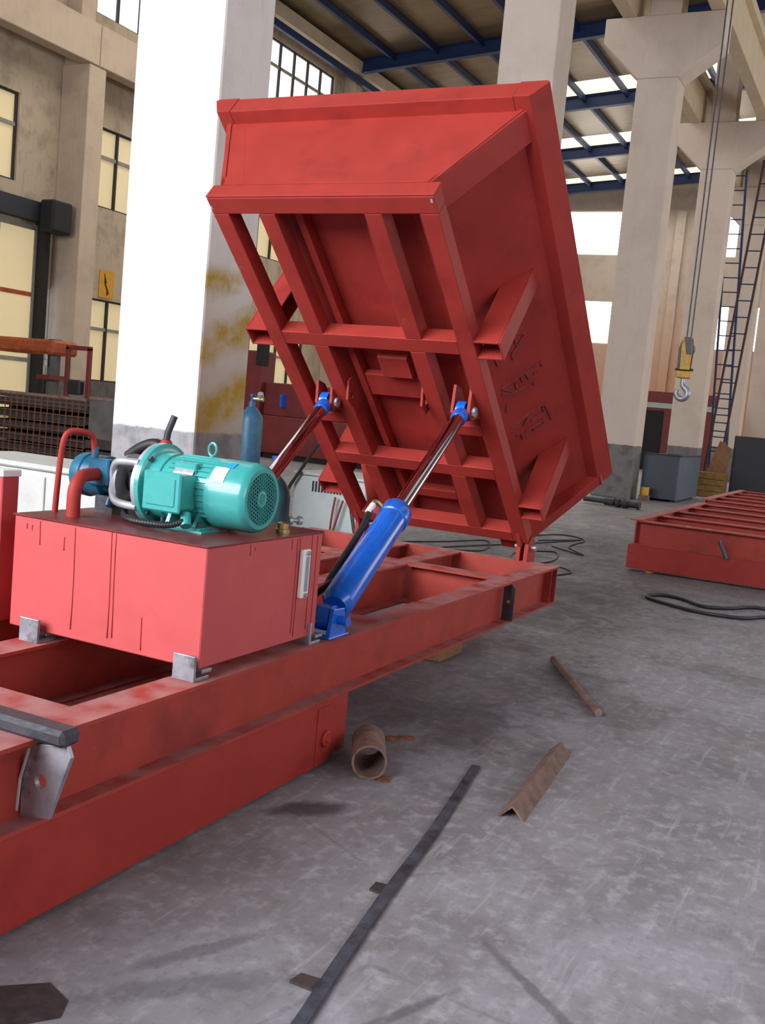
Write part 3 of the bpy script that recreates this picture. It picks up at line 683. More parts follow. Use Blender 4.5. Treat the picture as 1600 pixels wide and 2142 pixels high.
# ---- bell housing between motor and pump
bh = thing('bell_housing', (AX, 2.66, TZ1), 'grey cast bell housing with open side window between motor and pump', 'coupling')
obj('housing_ring', lathe(nb(), ring(2.605), Yn, [(0, .100), (.0, .158), (.020, .158), (.020, .100)], 40, cap=False), M_ALU, bh, smooth=True)
obj('pump_ring', lathe(nb(), ring(2.765), Yn, [(0, .045), (.0, .098), (.025, .105), (.025, .045)], 32, cap=False), M_ALU, bh, smooth=True)
for sx in (-1, 1):
    for sz in (-1, 1):
        obj('side_arm', tube(nb(), spline([(AX + sx*.125, 2.59, AZ + sz*.082), (AX + sx*.118, 2.66, AZ + sz*.082), (AX + sx*.105, 2.73, AZ + sz*.075), (AX + sx*.09, 2.765, AZ + sz*.045), (AX + sx*.085, 2.768, AZ)], 5), .0155, 10), M_ALU, bh, smooth=True)
obj('shaft_coupling', lathe(nb(), ring(2.72), Yn, [(0, .04), (.01, .055), (.05, .055), (.052, .042), (.062, .042), (.064, .055), (.11, .055), (.12, .03)], 24), M_STEELD, bh, smooth=True)
obj('shaft_key_collar', lathe(nb(), ring(2.61), Yn, [(0, .022), (.03, .022)], 20), M_BRASS, bh, smooth=True)
# ---- pump
pu = thing('hydraulic_pump', (AX, 2.88, TZ1), 'dark blue round hydraulic pump at the far end of the oil tank', 'pump')
obj('pump_body', lathe(nb(), ring(3.035), Yn, [(0, .07), (.006, .082), (.02, .086), (.06, .088), (.065, .082), (.16, .082), (.17, .066), (.265, .064), (.275, .05)], 36), M_PUMP, pu, smooth=True)
bx('port_block', (AX - .095, 2.79, AZ - .028), (AX - .04, 2.91, AZ + .075), M_PUMP, pu, bev=.006)
obj('hose_union', lathe(nb(), (AX - .06, 2.905, AZ + .04), (0, 0, 1), [(0, .022), (.03, .022), (.032, .016), (.075, .014)], 12), M_PUMP, pu, smooth=True)
obj('drain_plug', lathe(nb(), (AX - .06, 2.80, AZ - .075), (-.3, 0, -1), [(0, .018), (.03, .018), (.035, .012)], 10), M_PUMP, pu, smooth=True)
bx('pump_foot', (AX - .05, 2.80, TZ1), (AX + .05, 2.90, AZ - .07), M_STEELD, pu)
# ---- corrugated cable sleeve
ps = spline([(AX - .03, 2.72, TZ1 + .07), (AX - .12, 2.665, TZ1 + .02), (AX - .20, 2.55, TZ1 + .017), (AX - .22, 2.44, TZ1 + .018), (AX - .215, 2.34, TZ1 + .022), (AX - .188, 2.285, TZ1 + .04)], 14)
obj('cable_sleeve', tube(nb(), ps, [.0135 if i % 2 else .011 for i in range(len(ps))], 10), M_BLACK, label='black corrugated cable sleeve looping over the tank lid below the bell housing', cat='hose', smooth=False)
PRE = None
# ---- hand valve behind the motor
va = thing('hand_valve', (3.40, 2.74, TZ1), 'black lever valve block standing behind the teal motor', 'valve')
bx('valve_block', (3.36, 2.66, TZ1), (3.46, 2.86, 1.20), M_STEELD, va, bev=.01)
obj('valve_cap', tube(nb(), spline([(3.40, 2.89, 1.19), (3.40, 2.82, 1.235), (3.40, 2.75, 1.255), (3.40, 2.70, 1.23)], 5), .026, 10), M_BLACK, va, smooth=True)
lv = obj('lever', tube(nb(), [(3.40, 2.705, 1.22), (3.40, 2.693, 1.31), (3.41, 2.672, 1.38)], .014, 10), M_STEELD, va, smooth=True)
obj('lever_boot', lathe(nb(), (3.40, 2.70, 1.24), (0, -.1, 1), [(0, .028), (.02, .03), (.04, .018)], 12), M_RED, lv, smooth=True)

# ---- lifting cylinders
def cylinder(pb, pt, lab, tl, rt, rr, hose):
    pb, pt = V3(pb), V3(pt); d = (pt - pb).normalized()
    c = thing('hydraulic_cylinder', tuple(pb), lab, 'hydraulic cylinder', 'lifting cylinders')
    obj('barrel', lathe(nb(), pb + d*.085, d, [(0, rt*.72), (.03, rt*.98), (.035, rt), (tl - .10, rt), (tl - .095, rt*1.10), (tl - .012, rt*1.10), (tl, rt*1.0), (tl, rr*1.1)], 40), M_BLUE, c, smooth=True)
    L = (pt - pb).length
    obj('rod', lathe(nb(), pb + d*(.085 + tl - .01), d, [(0, rr), (L - .085 - tl - .06, rr)], 32), M_CHROME, c, smooth=True)
    e = obj('rod_eye', lathe(nb(), pt - d*.125, d, [(0, rr*.98), (.004, rr*1.2), (.055, rr*1.25), (.085, rr*1.1)], 24), M_BLUE, c, smooth=True)
    ax = V3((0, 1, 0)); obj('eye_ring', lathe(nb(), pt - ax*.026, ax, [(0, .024), (0, .060), (.056, .060), (.056, .024)], 28, cap=False), M_BLUE, e, smooth=True)
    pn = obj('pin', cyl(nb(), pt - ax*.066, pt + ax*.066, .0235), M_CHROME, c, smooth=True)
    obj('pin_nut', lathe(nb(), pt - ax*.084, ax, [(0, .026), (.004, .032), (.02, .032)], 8), M_STEEL, pn)
    # base clevis
    bm = lathe(nb(), pb - ax*.03, ax, [(0, .018), (0, .055), (.06, .055), (.06, .018)], 24, cap=False)
    obj('base_eye', bm, M_BLUE, c, smooth=True)
    bm = nb()
    for s in (-1, 1):
        y = pb.y + s*.045
        prism(bm, [(pb.x - .07, y - .01, ZT), (pb.x + .07, y - .01, ZT), (pb.x + .045, y - .01, pb.z + .045), (pb.x - .045, y - .01, pb.z + .05)], (0, .02, 0))
    box(bm, (pb.x - .085, pb.y - .062, ZT), (pb.x + .085, pb.y + .062, ZT + .008))
    obj('base_clevis', bm, M_BLUE, c, bevel=.003)
    bp = obj('base_pin', cyl(nb(), pb - ax*.085, pb + ax*.07, .019, seg=16), M_BLUE, c, smooth=True)
    obj('pin_head', lathe(nb(), pb - ax*.10, ax, [(0, .024), (.018, .024)], 8), M_BLUE, bp)
    if hose:
        side = V3((-.45, .65, .62)).normalized(); side = (side - d*side.dot(d)).normalized()
        q = pb + d*(.085 + tl - .07)
        el = obj('port_elbow', tube(nb(), spline([q + side*rt*.9, q + side*(rt + .035), q + side*(rt + .05) - d*.02, q + side*(rt + .045) - d*.055], 4), .012, 10), M_BRASS, c, smooth=True)
        obj('hose_ferrule', tube(nb(), [q + side*(rt + .047) - d*.045, q + side*(rt + .043) - d*.11 + V3((-.01, 0, 0))], .0155, 12), M_WHITEP, el, smooth=True)
        h = q + side*(rt + .043) - d*.10
        return c, h
    return c, None
cy1, hp = cylinder((3.70, 2.035, .605), (5.685, 2.335, 1.513), 'blue and chrome lifting cylinder nearest the viewer, foot on the near beam', .86, .071, .0395, True)
cy2, _ = cylinder((4.20, 3.05, .605), (5.745, 3.30, 1.497), 'lifting cylinder half hidden behind the teal motor, only its dark chrome rod in view', .62, .071, .0395, False)
obj('hydraulic_hose', tube(nb(), spline([hp, hp + V3((-.10, -.01, -.09)), hp + V3((-.34, .0, -.30)), (3.95, 2.17, .70), (3.72, 2.24, .60), (3.60, 2.30, .58)], 8), .0165, 10), M_BLACK,
    label='black hydraulic hose running down from the near blue cylinder port', cat='hose', smooth=True)

# ---- tipping body
TH = math.radians(42.6)
H0 = V3((6.70, 2.18, .66))
UB = V3((-math.cos(TH), 0, math.sin(TH))); VB = V3((0, 1, 0)); WB = V3((math.sin(TH), 0, math.cos(TH)))
def L(u, v, w): return H0 + UB*u + VB*v + WB*w
def lbox(bm, lo, hi):
    (u0, v0, w0), (u1, v1, w1) = lo, hi
    return obox(bm, L(u0, v0, w0), UB*(u1-u0), VB*(v1-v0), WB*(w1-w0))
bd = thing('tipping_body', tuple(H0), 'large red steel dump body tipped up on its rear hinge', 'dump body')
RW, RH, VF = .102, .10, 1.365
def rail(name, lo, hi, bevel=.005, m=M_RED): return obj(name, lbox(nb(), lo, hi), m, bd, bevel=bevel)
crs = [(.0, .10), (.640, .742), (1.722, 1.822), (2.668, 2.77)]
for v in (0.0, VF - RW): rail('underframe_rail', (0.0, v, 0), (2.668, v + RW, RH))
rail('front_beam', (2.668, 0, 0), (2.77, VF, RH))
for u0, u1 in crs[:3]: rail('cross_member', (u0, RW, .001), (u1, VF - RW, RH))
for v in (.318, .966):
    for (_, ua), (ub, _) in zip(crs, crs[1:]): rail('inner_rail', (ua, v, .001), (ub, v + RW, RH))
for v0, v1 in ((RW, .318), (.966 + RW, VF - RW)): rail('cylinder_cross_member', (1.045, v0, .001), (1.13, v1, RH))
rail('front_beam_lip', (2.77, -.004, .002), (2.782, VF + .004, RH + .006))
# floor stiffeners, floor plate
for v in (.452, .872): rail('floor_stringer', (.05, v, RH), (2.72, v + .045, RH + .075))
rail('floor_cross_plate', (1.22, .498, .112), (1.40, .871, .16))
rail('floor_cross_plate', (.25, .497, RH), (.33, .872, RH + .06))
WF = .178
rail('floor_plate', (-.08, .21, WF), (2.77, 1.155, WF + .012))
# grease box under the floor
bm = nb(); prism(bm, [L(1.42, .50, .10), L(1.44, .50, .06), L(1.60, .50, .06), L(1.62, .50, .10)], VB*.20); obj('stop_bracket', bm, M_RED, bd, bevel=.004)
# side walls (flared), rim
VS, WS, VR, WR = .22, .10, -.285, .72
def sidewall(s):
    f = (lambda v: v) if s < 0 else (lambda v: VF - v)
    th = .012
    poly = [(-.08, VS + .02, WS + .075), (2.77, VS + .02, WS + .075), (2.77, VR + .055, WR + .02), (-.08, VR + .055, WR + .02)]
    a = nb(); prism(a, [L(u, f(v), w) for u, v, w in poly], (WB*th + VB*(th*-s)*1.0))
    obj('side_wall', a, M_RED, bd)
    # rim channel along the top, outer face leaning with the flare
    rp = [(VR, WR - .005), (VR - .072, WR + .118), (VR - .052, WR + .132), (VR + .09, WR + .132), (VR + .09, WR - .005)]
    a = nb(); prism(a, [L(-.15, f(v), w) for v, w in rp], UB*(2.865 + .15)); obj('side_rim', a, M_RED, bd, bevel=.004)
    # corner post at the front
    pp = [(.075, RH + .004), (-.225, WR), (-.225 + .11, WR), (.20, RH + .004)]
    a = nb(); prism(a, [L(2.60, f(v - .03 if i in (0, 1) else v), w) for i, (v, w) in enumerate(pp)], UB*.18); obj('corner_post', a, M_RED, bd, bevel=.005)
    # rear post
    pp = [(.10, .06), (VR - .02, WR + .02), (VR + .10, WR + .02), (.24, .06)]
    a = nb(); prism(a, [L(-.16, f(v), w) for v, w in pp], UB*.085); obj('rear_post', a, M_RED, bd, bevel=.004)
    # gusset channels between underframe rail and side wall
    for u0, u1 in ((1.70, 1.83), (.27, .40)):
        a = nb(); t = .012
        top = lambda v: WS + .075 + (VS + .02 - v)*(WR + .02 - WS - .075)/(VS + .02 - VR - .055)
        for ua, ub in ((u0, u0 + t), (u1 - t, u1)):
            prism(a, [L(ua, f(0), .0), L(ua, f(-.146), .0), L(ua, f(-.146), top(-.146)), L(ua, f(.0), top(0.0))], UB*(ub - ua))
        prism(a, [L(u0, f(-.146), .0), L(u0, f(-.146 - t), .0), L(u0, f(-.146 - t), top(-.146 - t)), L(u0, f(-.146), top(-.146))], UB*(u1 - u0))
        obj('gusset_channel', a, M_RED, bd, bevel=.003)
sidewall(-1); sidewall(1)
# front wall: sheet with raised edge strips
fo = [(.045, RH), (-.24, WR + .02), (VF + .24, WR + .02), (VF - .045, RH)]
bm = nb(); prism(bm, [L(2.765, v, w) for v, w in fo], UB*.014); obj('front_wall', bm, M_RED, bd)
for pl in ([(.045, RH), (-.24, WR), (-.215, WR), (.075, RH)], [(VF - .045, RH), (VF + .24, WR), (VF + .215, WR), (VF - .075, RH)], [(.05, RH), (.02, RH + .075), (VF - .02, RH + .075), (VF - .05, RH)]):
    bm = nb(); prism(bm, [L(2.779, v, w) for v, w in pl], UB*.008); obj('edge_strip', bm, M_RED, bd, bevel=.002)
rp = [(2.775, WR - .005), (2.862, WR - .005), (2.862, WR + .125), (2.845, WR + .132), (2.70, WR + .132), (2.70, WR - .005)]
bm = nb(); prism(bm, [L(u, VR + .0905, w) for u, w in rp], VB*(VF - 2*VR - .181)); obj('front_rim', bm, M_RED, bd, bevel=.004)
# rear wall and rear rim (out of sight from the front)
bm = nb(); prism(bm, [L(-.085, v, w) for v, w in ((.21, WF), (VR, WR), (VF - VR, WR), (1.155, WF))], UB*.012); obj('rear_wall', bm, M_RED, bd)
bm = nb(); lbox(bm, (-.16, VR - .02, WR), (-.07, VF - VR + .02, WR + .13)); obj('rear_rim', bm, M_RED, bd, bevel=.004)
# body hinge eyes
for v in (.055, 1.32): 
    bm = nb(); prism(bm, [L(.10, v - .012, .0), L(-.02, v - .012, -.02), L(-.055, v - .012, .03), L(-.04, v - .012, .10), L(.10, v - .012, .10)], VB*.03); obj('hinge_eye', bm, M_RED, bd, bevel=.003)
# cylinder eye lugs under the rails
def lug(vc, u, w):
    for dv in (-.062, .042):
        poly = [(-.16, .06), (.05, .075), (.13, .03), (.055, w - .012), (.03, w - .045), (-.03, w - .045), (-.055, w - .01)]
        bm = nb(); prism(bm, [L(u + a, vc + dv, b) for a, b in poly], VB*.02); obj('cylinder_lug', bm, M_RED, bd, bevel=.003)
def to_local(p):
    q = V3(p) - H0; return q.dot(UB), q.dot(VB), q.dot(WB)
for p in ((5.685, 2.335, 1.513), (5.745, 3.30, 1.497)):
    u, v, w = to_local(p); lug(v, u, w)
for v in (.43, .945): 
    bm = plate_hole(nb(), L(1.30, v, .015), UB, WB, [(-.09, .06), (-.06, -.05), (.02, -.06), (.10, .02), (.10, .06)], .02, .014); obj('spare_lug', bm, M_RED, bd)
# welded characters on the near side wall
STROKES = [[(1.524,.432),(1.465,.487),(1.423,.534)],[(1.423,.534),(1.359,.48),(1.319,.445)],[(1.467,.473),(1.365,.481)],[(1.467,.428),(1.352,.436)],[(1.463,.401),(1.444,.379)],[(1.42,.375),(1.416,.461)],[(1.423,.356),(1.3,.362)],[(1.335,.443),(1.283,.447)],[(1.368,.376),(1.353,.397)],
 [(1.112,.355),(1.133,.455),(1.143,.576)],[(1.112,.355),(1.04,.406)],[(1.07,.348),(1.027,.409),(1.034,.475)],[(1.1,.43),(1.052,.43)],[(1.14,.464),(1.079,.467)],[(1.143,.489),(1.077,.502)],[(1.141,.521),(1.125,.564)],[(1.086,.533),(1.086,.558)],[(1.019,.518),(.997,.53)],[(1.156,.578),(1.112,.587)],[(.973,.36),(.915,.348)],
 [(.759,.356),(.802,.471),(.804,.555)],[(.804,.555),(.633,.578)],[(.616,.396),(.64,.527),(.633,.578)],[(.675,.369),(.674,.395),(.614,.399)],[(.725,.418),(.766,.45)],[(.729,.466),(.739,.54)],[(.675,.463),(.627,.472)],[(.691,.523),(.65,.533)],[(.792,.542),(.735,.545)],[(.663,.425),(.677,.521)]]
def on_side(u, w): return L(u, VS + .02 - (w - WS - .075)*(VS + .02 - VR - .055)/(WR + .02 - WS - .075) - .002, w)
M_WELD = mat('weld_bead', (0.22, 0.03, 0.028), .55, var=.3, scale=50)
for s in STROKES: obj('weld_stroke', tube(nb(), [on_side(u, w) for u, w in s], .0085, 6), M_WELD, bd)
for (u, v, w) in ((2.735, .012, -.002), (2.70, 1.35, -.002)): 
    bm = nb(); lbox(bm, (u, v, w), (u + .022, v + .012, w + .001)); obj('bare_chip', bm, M_SCRAPE, bd)

# ================================================================== SHOP THINGS
# ---- red sub-frames waiting on the right
def subframe(x0, y1, lab, nl):
    t = thing('steel_subframe', (x0 + 2.2, y1 - 2.6, 0), lab, 'steel frame', 'red sub-frames')
    Lx, Ly = 4.2, 5.2; y0 = y1 - Ly
    bx('base_box', (x0 - .03, y0, .03), (x0 + .16, y1, .281), M_RED, t, bev=.003)
    bx('base_box', (x0 + Lx - .16, y0, .03), (x0 + Lx + .03, y1, .281), M_RED, t, bev=.003)
    n = 5
    for i in range(n):
        x = x0 + .07 + (Lx - .14)*i/(n - 1)
        poly, vec = isec((x, y0, .281), Ly - .06, .26, .13, .013, .01, 'y'); obj('beam', prism(nb(), poly, vec), M_REDB, t)
    for y in (y1 - .06, y0 - .06):
        bm = nb(); box(bm, (x0, y, .281), (x0 + Lx, y + .012, .541)); box(bm, (x0, y - .05, .541), (x0 + Lx, y + .07, .553)); obj('end_beam', bm, M_REDB, t)
    for s in range(2):
        yw = y1 - .25 - s*4.6
        obj('wheel', lathe(nb(), (x0 + .0, yw, .09), (1, 0, 0), [(0, .09), (.10, .09), (.10, .07)], 20), M_YEL, t, smooth=True)
    obj('tie_rod', cyl(nb(), (x0 - .055, y1 - 1.02, .275), (x0 - .055, y1 - .93, .45), .022, seg=12), M_BAR, t)
    for yy in (y1 - .62, y1 - .82): bx('scrape', (x0, yy, .5415), (x0 + .05, yy + .05, .543), M_SCRAPE, t)
    return t
subframe(11.0, 2.46, 'red beam sub-frame on the floor at the right, nearer one with a grey rod', 5)
subframe(16.2, 2.60, 'red beam sub-frame behind the nearer sub-frame at the right edge', 5)
# ---- hose on the floor
ps = [(9.55, .35, .016), (9.70, .95, .016), (9.42, 1.15, .016), (9.28, 1.35, .016), (9.50, 1.58, .016), (9.55, 1.78, .016), (9.38, 1.87, .016), (9.22, 1.80, .016), (8.98, 1.45, .016), (8.94, 1.18, .016), (9.02, .98, .016), (9.28, .80, .016), (9.40, .35, .016)]
obj('rubber_hose', tube(nb(), spline(ps, 8), .016, 8), M_BLACK, label='black rubber hose looped on the floor before the red sub-frame', cat='hose', smooth=True)
# ---- cables beyond the chassis
def cable(pts, lab, r=.008): obj('welding_cable', tube(nb(), spline([(x, y, r) for x, y in pts], 8), r, 6), M_BLACK, label=lab, cat='cable', group='cables on the floor', smooth=True)
cable([(10.2, 5.0), (10.9, 4.6), (11.6, 4.3), (10.7, 4.0), (10.4, 4.4), (11.9, 3.9), (13.1, 3.55), (12.4, 3.9)], 'thin black cable lying in long loops behind the tipping body')
cable([(9.6, 4.3), (9.9, 3.9), (9.75, 3.55), (10.6, 3.2), (11.5, 3.4), (11.0, 3.7), (10.2, 3.45), (10.4, 3.1), (10.1, 2.8), (9.5, 2.95)], 'thin black cable tangled beside the hinge lug of the body')
cable([(12.6, 4.2), (13.4, 3.9), (13.1, 3.5), (12.2, 3.45), (11.6, 3.1), (12.0, 3.6)], 'thin black cable loop farthest back, right of the hinge')
# ---- short pipe on the floor
pd = V3((3.86, 1.87, .072)) ; pd0 = V3((3.62, 1.74, .072))
ax_ = (pd0 - pd).normalized()
obj('pipe_offcut', lathe(nb(), pd, ax_, [(0, .063), (0, .072), ((pd0 - pd).length, .072), ((pd0 - pd).length, .063), (0, .0631)], 36, cap=False), M_RUST, label='short rusty pipe offcut lying by the chassis end', cat='pipe', smooth=True)
def flat(name, pts, w, z0, th, m, lab, cat, group=None):
    bm = nb(); pts = [V3((x, y, 0)) for x, y in pts]; A = []
    for i, p in enumerate(pts):
        d = (pts[min(i+1, len(pts)-1)] - pts[max(i-1, 0)]).normalized(); nrm = V3((-d.y, d.x, 0))*w/2
        A.append([bm.verts.new(p + nrm + V3((0,0,z0))), bm.verts.new(p - nrm + V3((0,0,z0))), bm.verts.new(p - nrm + V3((0,0,z0+th))), bm.verts.new(p + nrm + V3((0,0,z0+th)))])
    for a, b in zip(A, A[1:]):
        for i in range(4): bm.faces.new((a[i], a[(i+1)%4], b[(i+1)%4], b[i]))
    bm.faces.new(A[0][::-1]); bm.faces.new(A[-1])
    return obj(name, bm, m, label=lab, cat=cat, group=group)
flat('flat_bar', spline([(1.85, 1.085, 0), (2.07, 1.112, 0), (2.30, 1.155, 0), (2.76, 1.232, 0), (3.32, 1.315, 0), (4.06, 1.445, 0)], 4) and [(p.x, p.y) for p in spline([(1.85, 1.085, 0), (2.07, 1.112, 0), (2.30, 1.155, 0), (2.76, 1.232, 0), (3.32, 1.315, 0), (4.06, 1.445, 0)], 4)], .036, .004, .007, M_BAR, 'long thin blue-grey flat steel bar running across the floor', 'steel bar')
flat('rusty_bar', [(4.10, 1.93), (4.215, 1.815)], .03, 0, .012, M_RUSTO, 'short orange rusty bar on the floor behind the pipe offcut', 'steel bar')
def scrap(x, y, w, d, rot, lab, m=M_RUSTO, th=.008):
    bm = nb(); c, s = math.cos(rot), math.sin(rot)
    pts = [(-w, -d*.7), (w*.8, -d), (w, d*.6), (-w*.5, d)]
    prism(bm, [(x + a*c - b*s, y + a*s + b*c, 0.0) for a, b in pts], (0, 0, th)); obj('scrap_plate', bm, m, label=lab, cat='scrap metal', group='scrap pieces on the floor')
scrap(3.66, 1.69, .03, .028, .5, 'small rusty scrap chip on the floor before the pipe offcut')
scrap(2.805, 1.272, .035, .03, .3, 'dark rusty scrap plate beside the middle of the long flat bar', mat('dark_rust', (.045, .03, .03), .8, var=.4, scale=30))
scrap(2.225, 1.192, .03, .04, .2, 'dark rusty scrap plate tucked under the near end of the long flat bar', MATS['dark_rust'])
# ---- angle iron and round bar
a0, a1 = V3((3.62, 1.128, 0)), V3((4.515, 1.21, 0)); d_ = (a1 - a0).normalized(); n_ = V3((-d_.y, d_.x, 0))
bm = nb(); prism(bm, [a0 + n_*.052, a0 + V3((0,0,.052)), a0 - n_*.052, a0 - n_*.046, a0 + V3((0,0,.044)), a0 + n_*.046], a1 - a0)
obj('angle_iron', bm, M_RUST, label='rusty angle iron offcut lying ridge up on the floor', cat='steel angle')
obj('round_bar', cyl(nb(), (6.21, 1.775, .021), (5.225, 1.222, .021), .021, seg=14), M_RUST, label='thin rusty round bar lying alone on the floor beyond the angle iron', cat='steel bar', smooth=True)
# ---- dark plate offcut at the lower left
bm = nb(); prism(bm, [(1.771, 1.796, 0), (1.851, 1.71, 0), (1.82, 1.624, 0), (1.761, 1.59, 0), (1.704, 1.632, 0), (1.62, 1.70, 0), (1.60, 1.84, 0)][::-1], (0, 0, .004))
obj('plate_offcut', bm, MATS['dark_rust'], label='dark steel plate offcut lying flat at the lower left corner', cat='scrap metal', group='scrap pieces on the floor')
# ---- gas cylinders
def gas(x, y, h, r, lab, m, reg=True):
    t = thing('gas_cylinder', (x, y, 0), lab, 'gas cylinder', 'gas cylinders')
    obj('bottle', lathe(nb(), (x, y, 0), (0, 0, 1), [(0, r*.9), (.02, r), (h - .22, r), (h - .16, r*.9), (h - .10, r*.6), (h - .06, r*.3), (h, r*.28)], 28), m, t, smooth=True)
    v = obj('valve', lathe(nb(), (x, y, h), (0, 0, 1), [(0, .02), (.05, .018), (.055, .035), (.08, .035)], 12), mat('valve_blue', (.01, .06, .3), .4), t, smooth=True)
    if not reg: return
    obj('regulator', cyl(nb(), (x, y - .02, h + .03), (x + .02, y - .13, h + .03), .025, seg=12), M_BRASS, v, smooth=True)
    obj('gauge', cyl(nb(), (x + .015, y - .10, h + .05), (x - .02, y - .11, h + .09), .033, seg=14), M_ALU, v, smooth=True)
gas(9.5, 6.40, 1.42, .135, 'tall blue gas cylinder with regulator beside the striped pillar', M_GBLUE)
gas(6.45, 4.09, .98, .125, 'short dark teal gas cylinder just visible behind the motor fan cover', M_GTEAL, False)
# ---- welding power source
wx, wy = 8.0, 4.12
w_ = thing('welding_machine', (wx + .35, wy + .38, 0), 'grey louvred welding power source on the floor behind the chassis', 'welder')
bx('cabinet', (wx, wy, .10), (wx + .75, wy + .75, .82), M_WELDER, w_, bev=.012)
bx('lid', (wx - .015, wy - .015, .82), (wx + .765, wy + .765, .845), M_WELDER, w_, bev=.008)
for i in range(14): bx('louvre_slot', (wx - .003, wy + .12 + .032*i, .68), (wx + .001, wy + .138 + .032*i, .775), M_DARK, w_)
for g in range(3):
    for i in range(4): bx('louvre_slot', (wx - .003, wy + .08 + .21*g, .24 + .03*i), (wx + .001, wy + .21 + .21*g, .252 + .03*i), M_DARK, w_)
for y in (wy + .08, wy + .67): obj('wheel', cyl(nb(), (wx + .1, y - .03, .06), (wx + .1, y + .03, .06), .06, seg=18), M_BLACK, w_, smooth=True); obj('wheel', cyl(nb(), (wx + .65, y - .03, .06), (wx + .65, y + .03, .06), .06, seg=18), M_BLACK, w_, smooth=True)
obj('carry_handle', tube(nb(), [(wx + .25, wy + .33, .84), (wx + .25, wy + .33, 1.06), (wx + .25, wy + .42, 1.15), (wx + .25, wy + .42, .84)], .014, 8), M_WCAB, w_)
for i, pts in enumerate(([(7.96, 4.62, 1.12), (7.95, 4.78, .86), (7.93, 4.90, .62), (7.9, 4.92, .2), (7.85, 4.95, .012)], [(7.95, 4.40, .66), (7.94, 4.42, .40), (7.9, 4.40, .012)], [(7.95, 4.32, .64), (7.93, 4.40, .30), (7.9, 4.44, .012)], [(7.95, 4.24, .60), (7.92, 4.14, .30), (7.9, 4.02, .012)])):
    obj('welder_lead', tube(nb(), spline(pts, 6), .016 if i in (0, 3) else .010, 8), M_BLACK if i in (0, 3) else M_REDDK, w_, smooth=True)
# ---- pale cabinet behind the tank and red box on the chassis
cb = thing('steel_cabinet', (5.5, 5.0, 0), 'low pale grey steel cabinet behind the oil tank at the left edge', 'cabinet')
bx('cabinet_body', (5.15, 4.55, .06), (5.75, 6.0, .86), M_WCAB, cb, bev=.01)
bx('cabinet_top', (5.12, 4.52, .86), (5.78, 6.03, .90), M_WCAB, cb, bev=.012)
for y in (4.58, 5.06, 5.54): bx('door', (5.135, y + .01, .10), (5.15, y + .45, .82), M_WCAB, cb, bev=.004)
for y in (4.6, 5.9): bx('foot', (5.2, y, 0), (5.7, y + .05, .06), M_STEELD, cb)
rb = thing('valve_box', (2.9, 3.3, ZT), 'tall slim red steel box with white top beside the oil tank', 'box')
bx('box_body', (2.86, 3.035, ZT), (2.945, 3.55, 1.098), M_REDT, rb, bev=.004)
bx('white_top', (2.855, 3.03, 1.098), (2.95, 3.555, 1.125), M_WHITEP, rb, bev=.003)
# ---- crane hook
hx, hy = 18.0, 3.44
hk = thing('crane_hook', (hx, hy, 2.08), 'yellow crane hook block hanging on two wire ropes', 'crane hook')
for dy in (-.085, .03): obj('wire_rope', cyl(nb(), (hx, hy + dy*.6 + .0, 3.05), (hx, hy + dy, 14.6), .013, seg=6), M_STEELD, hk)
def hp_(pts, th, name, m, off=0.0): 
    bm = nb(); prism(bm, [(hx + off, hy + a, 2.08 + b) for a, b in pts], (th, 0, 0)); return obj(name, bm, m, hk, bevel=.006)
hp_([(-.10, .50), (.10, .50), (.11, .85), (.06, 1.05), (-.08, 1.05), (-.11, .85)], .03, 'cheek_plate', M_YEL, -.09)
hp_([(-.10, .50), (.10, .50), (.11, .85), (.06, 1.05), (-.08, 1.05), (-.11, .85)], .03, 'cheek_plate', M_YEL, .06)
hp_([(-.108, .76), (-.02, .76), (.035, 1.045), (-.078, 1.045)], .012, 'sheave_guard', M_STEELD, -.104)
hp_([(.06, .50), (.104, .50), (.112, .85), (.075, .98), (.07, .8)], .012, 'sheave_guard', M_STEELD, -.104)
obj('sheave', cyl(nb(), (hx - .055, hy - .01, 2.93), (hx + .055, hy - .01, 2.93), .125, seg=24), M_STEELD, hk, smooth=True)
bx('crosshead', (hx - .10, hy - .11, 2.44), (hx + .10, hy + .11, 2.56), M_YEL, hk, bev=.012)
for dx in (-.11, .11): obj('trunnion', cyl(nb(), (hx, hy - .15, 2.585), (hx, hy + .15, 2.585), .022, seg=10), M_STEELD, hk) if dx < 0 else None
pts = [(hx, hy, 2.45), (hx, hy, 2.36), (hx, hy - .02, 2.30), (hx, hy - .085, 2.24), (hx, hy - .095, 2.15), (hx, hy - .03, 2.095), (hx, hy + .05, 2.11), (hx, hy + .09, 2.18), (hx, hy + .075, 2.25)]
sp_ = spline(pts, 5); obj('hook', tube(nb(), sp_, [.032 + .024*math.sin(math.pi*i/len(sp_)) for i in range(len(sp_))], 12), M_STEEL, hk, smooth=True)
# ---- ladders by the far columns
def ladder(a, b, wvec, n, m, mr, lab, r=.035):
    a, b, w = V3(a), V3(b), V3(wvec); t = thing('ladder', tuple(a + w*.5), lab, 'ladder', 'ladders')
    for o in (V3((0,0,0)), w): obj('stringer', tube(nb(), [a + o, b + o], r, 8), m, t, smooth=True)
    for i in range(n):
        p = a + (b - a)*((i + .6)/n); obj('rung', cyl(nb(), p, p + w, .017, seg=8), mr, t)
    return t
ladder((31.0, 4.86, 0), (31.6, 5.42, 9.2), (0, -.46, 0), 22, M_BLUES, M_BLUES, 'blue upright steel ladder between the far columns')
ladder((30.75, 5.0, 0.0), (30.95, 4.42, 9.3), (0, -.40, 0), 20, mat('ladder_maroon', (.05, .02, .03), .6), M_BLUES, 'dark ladder leaning diagonally across the upright blue ladder')
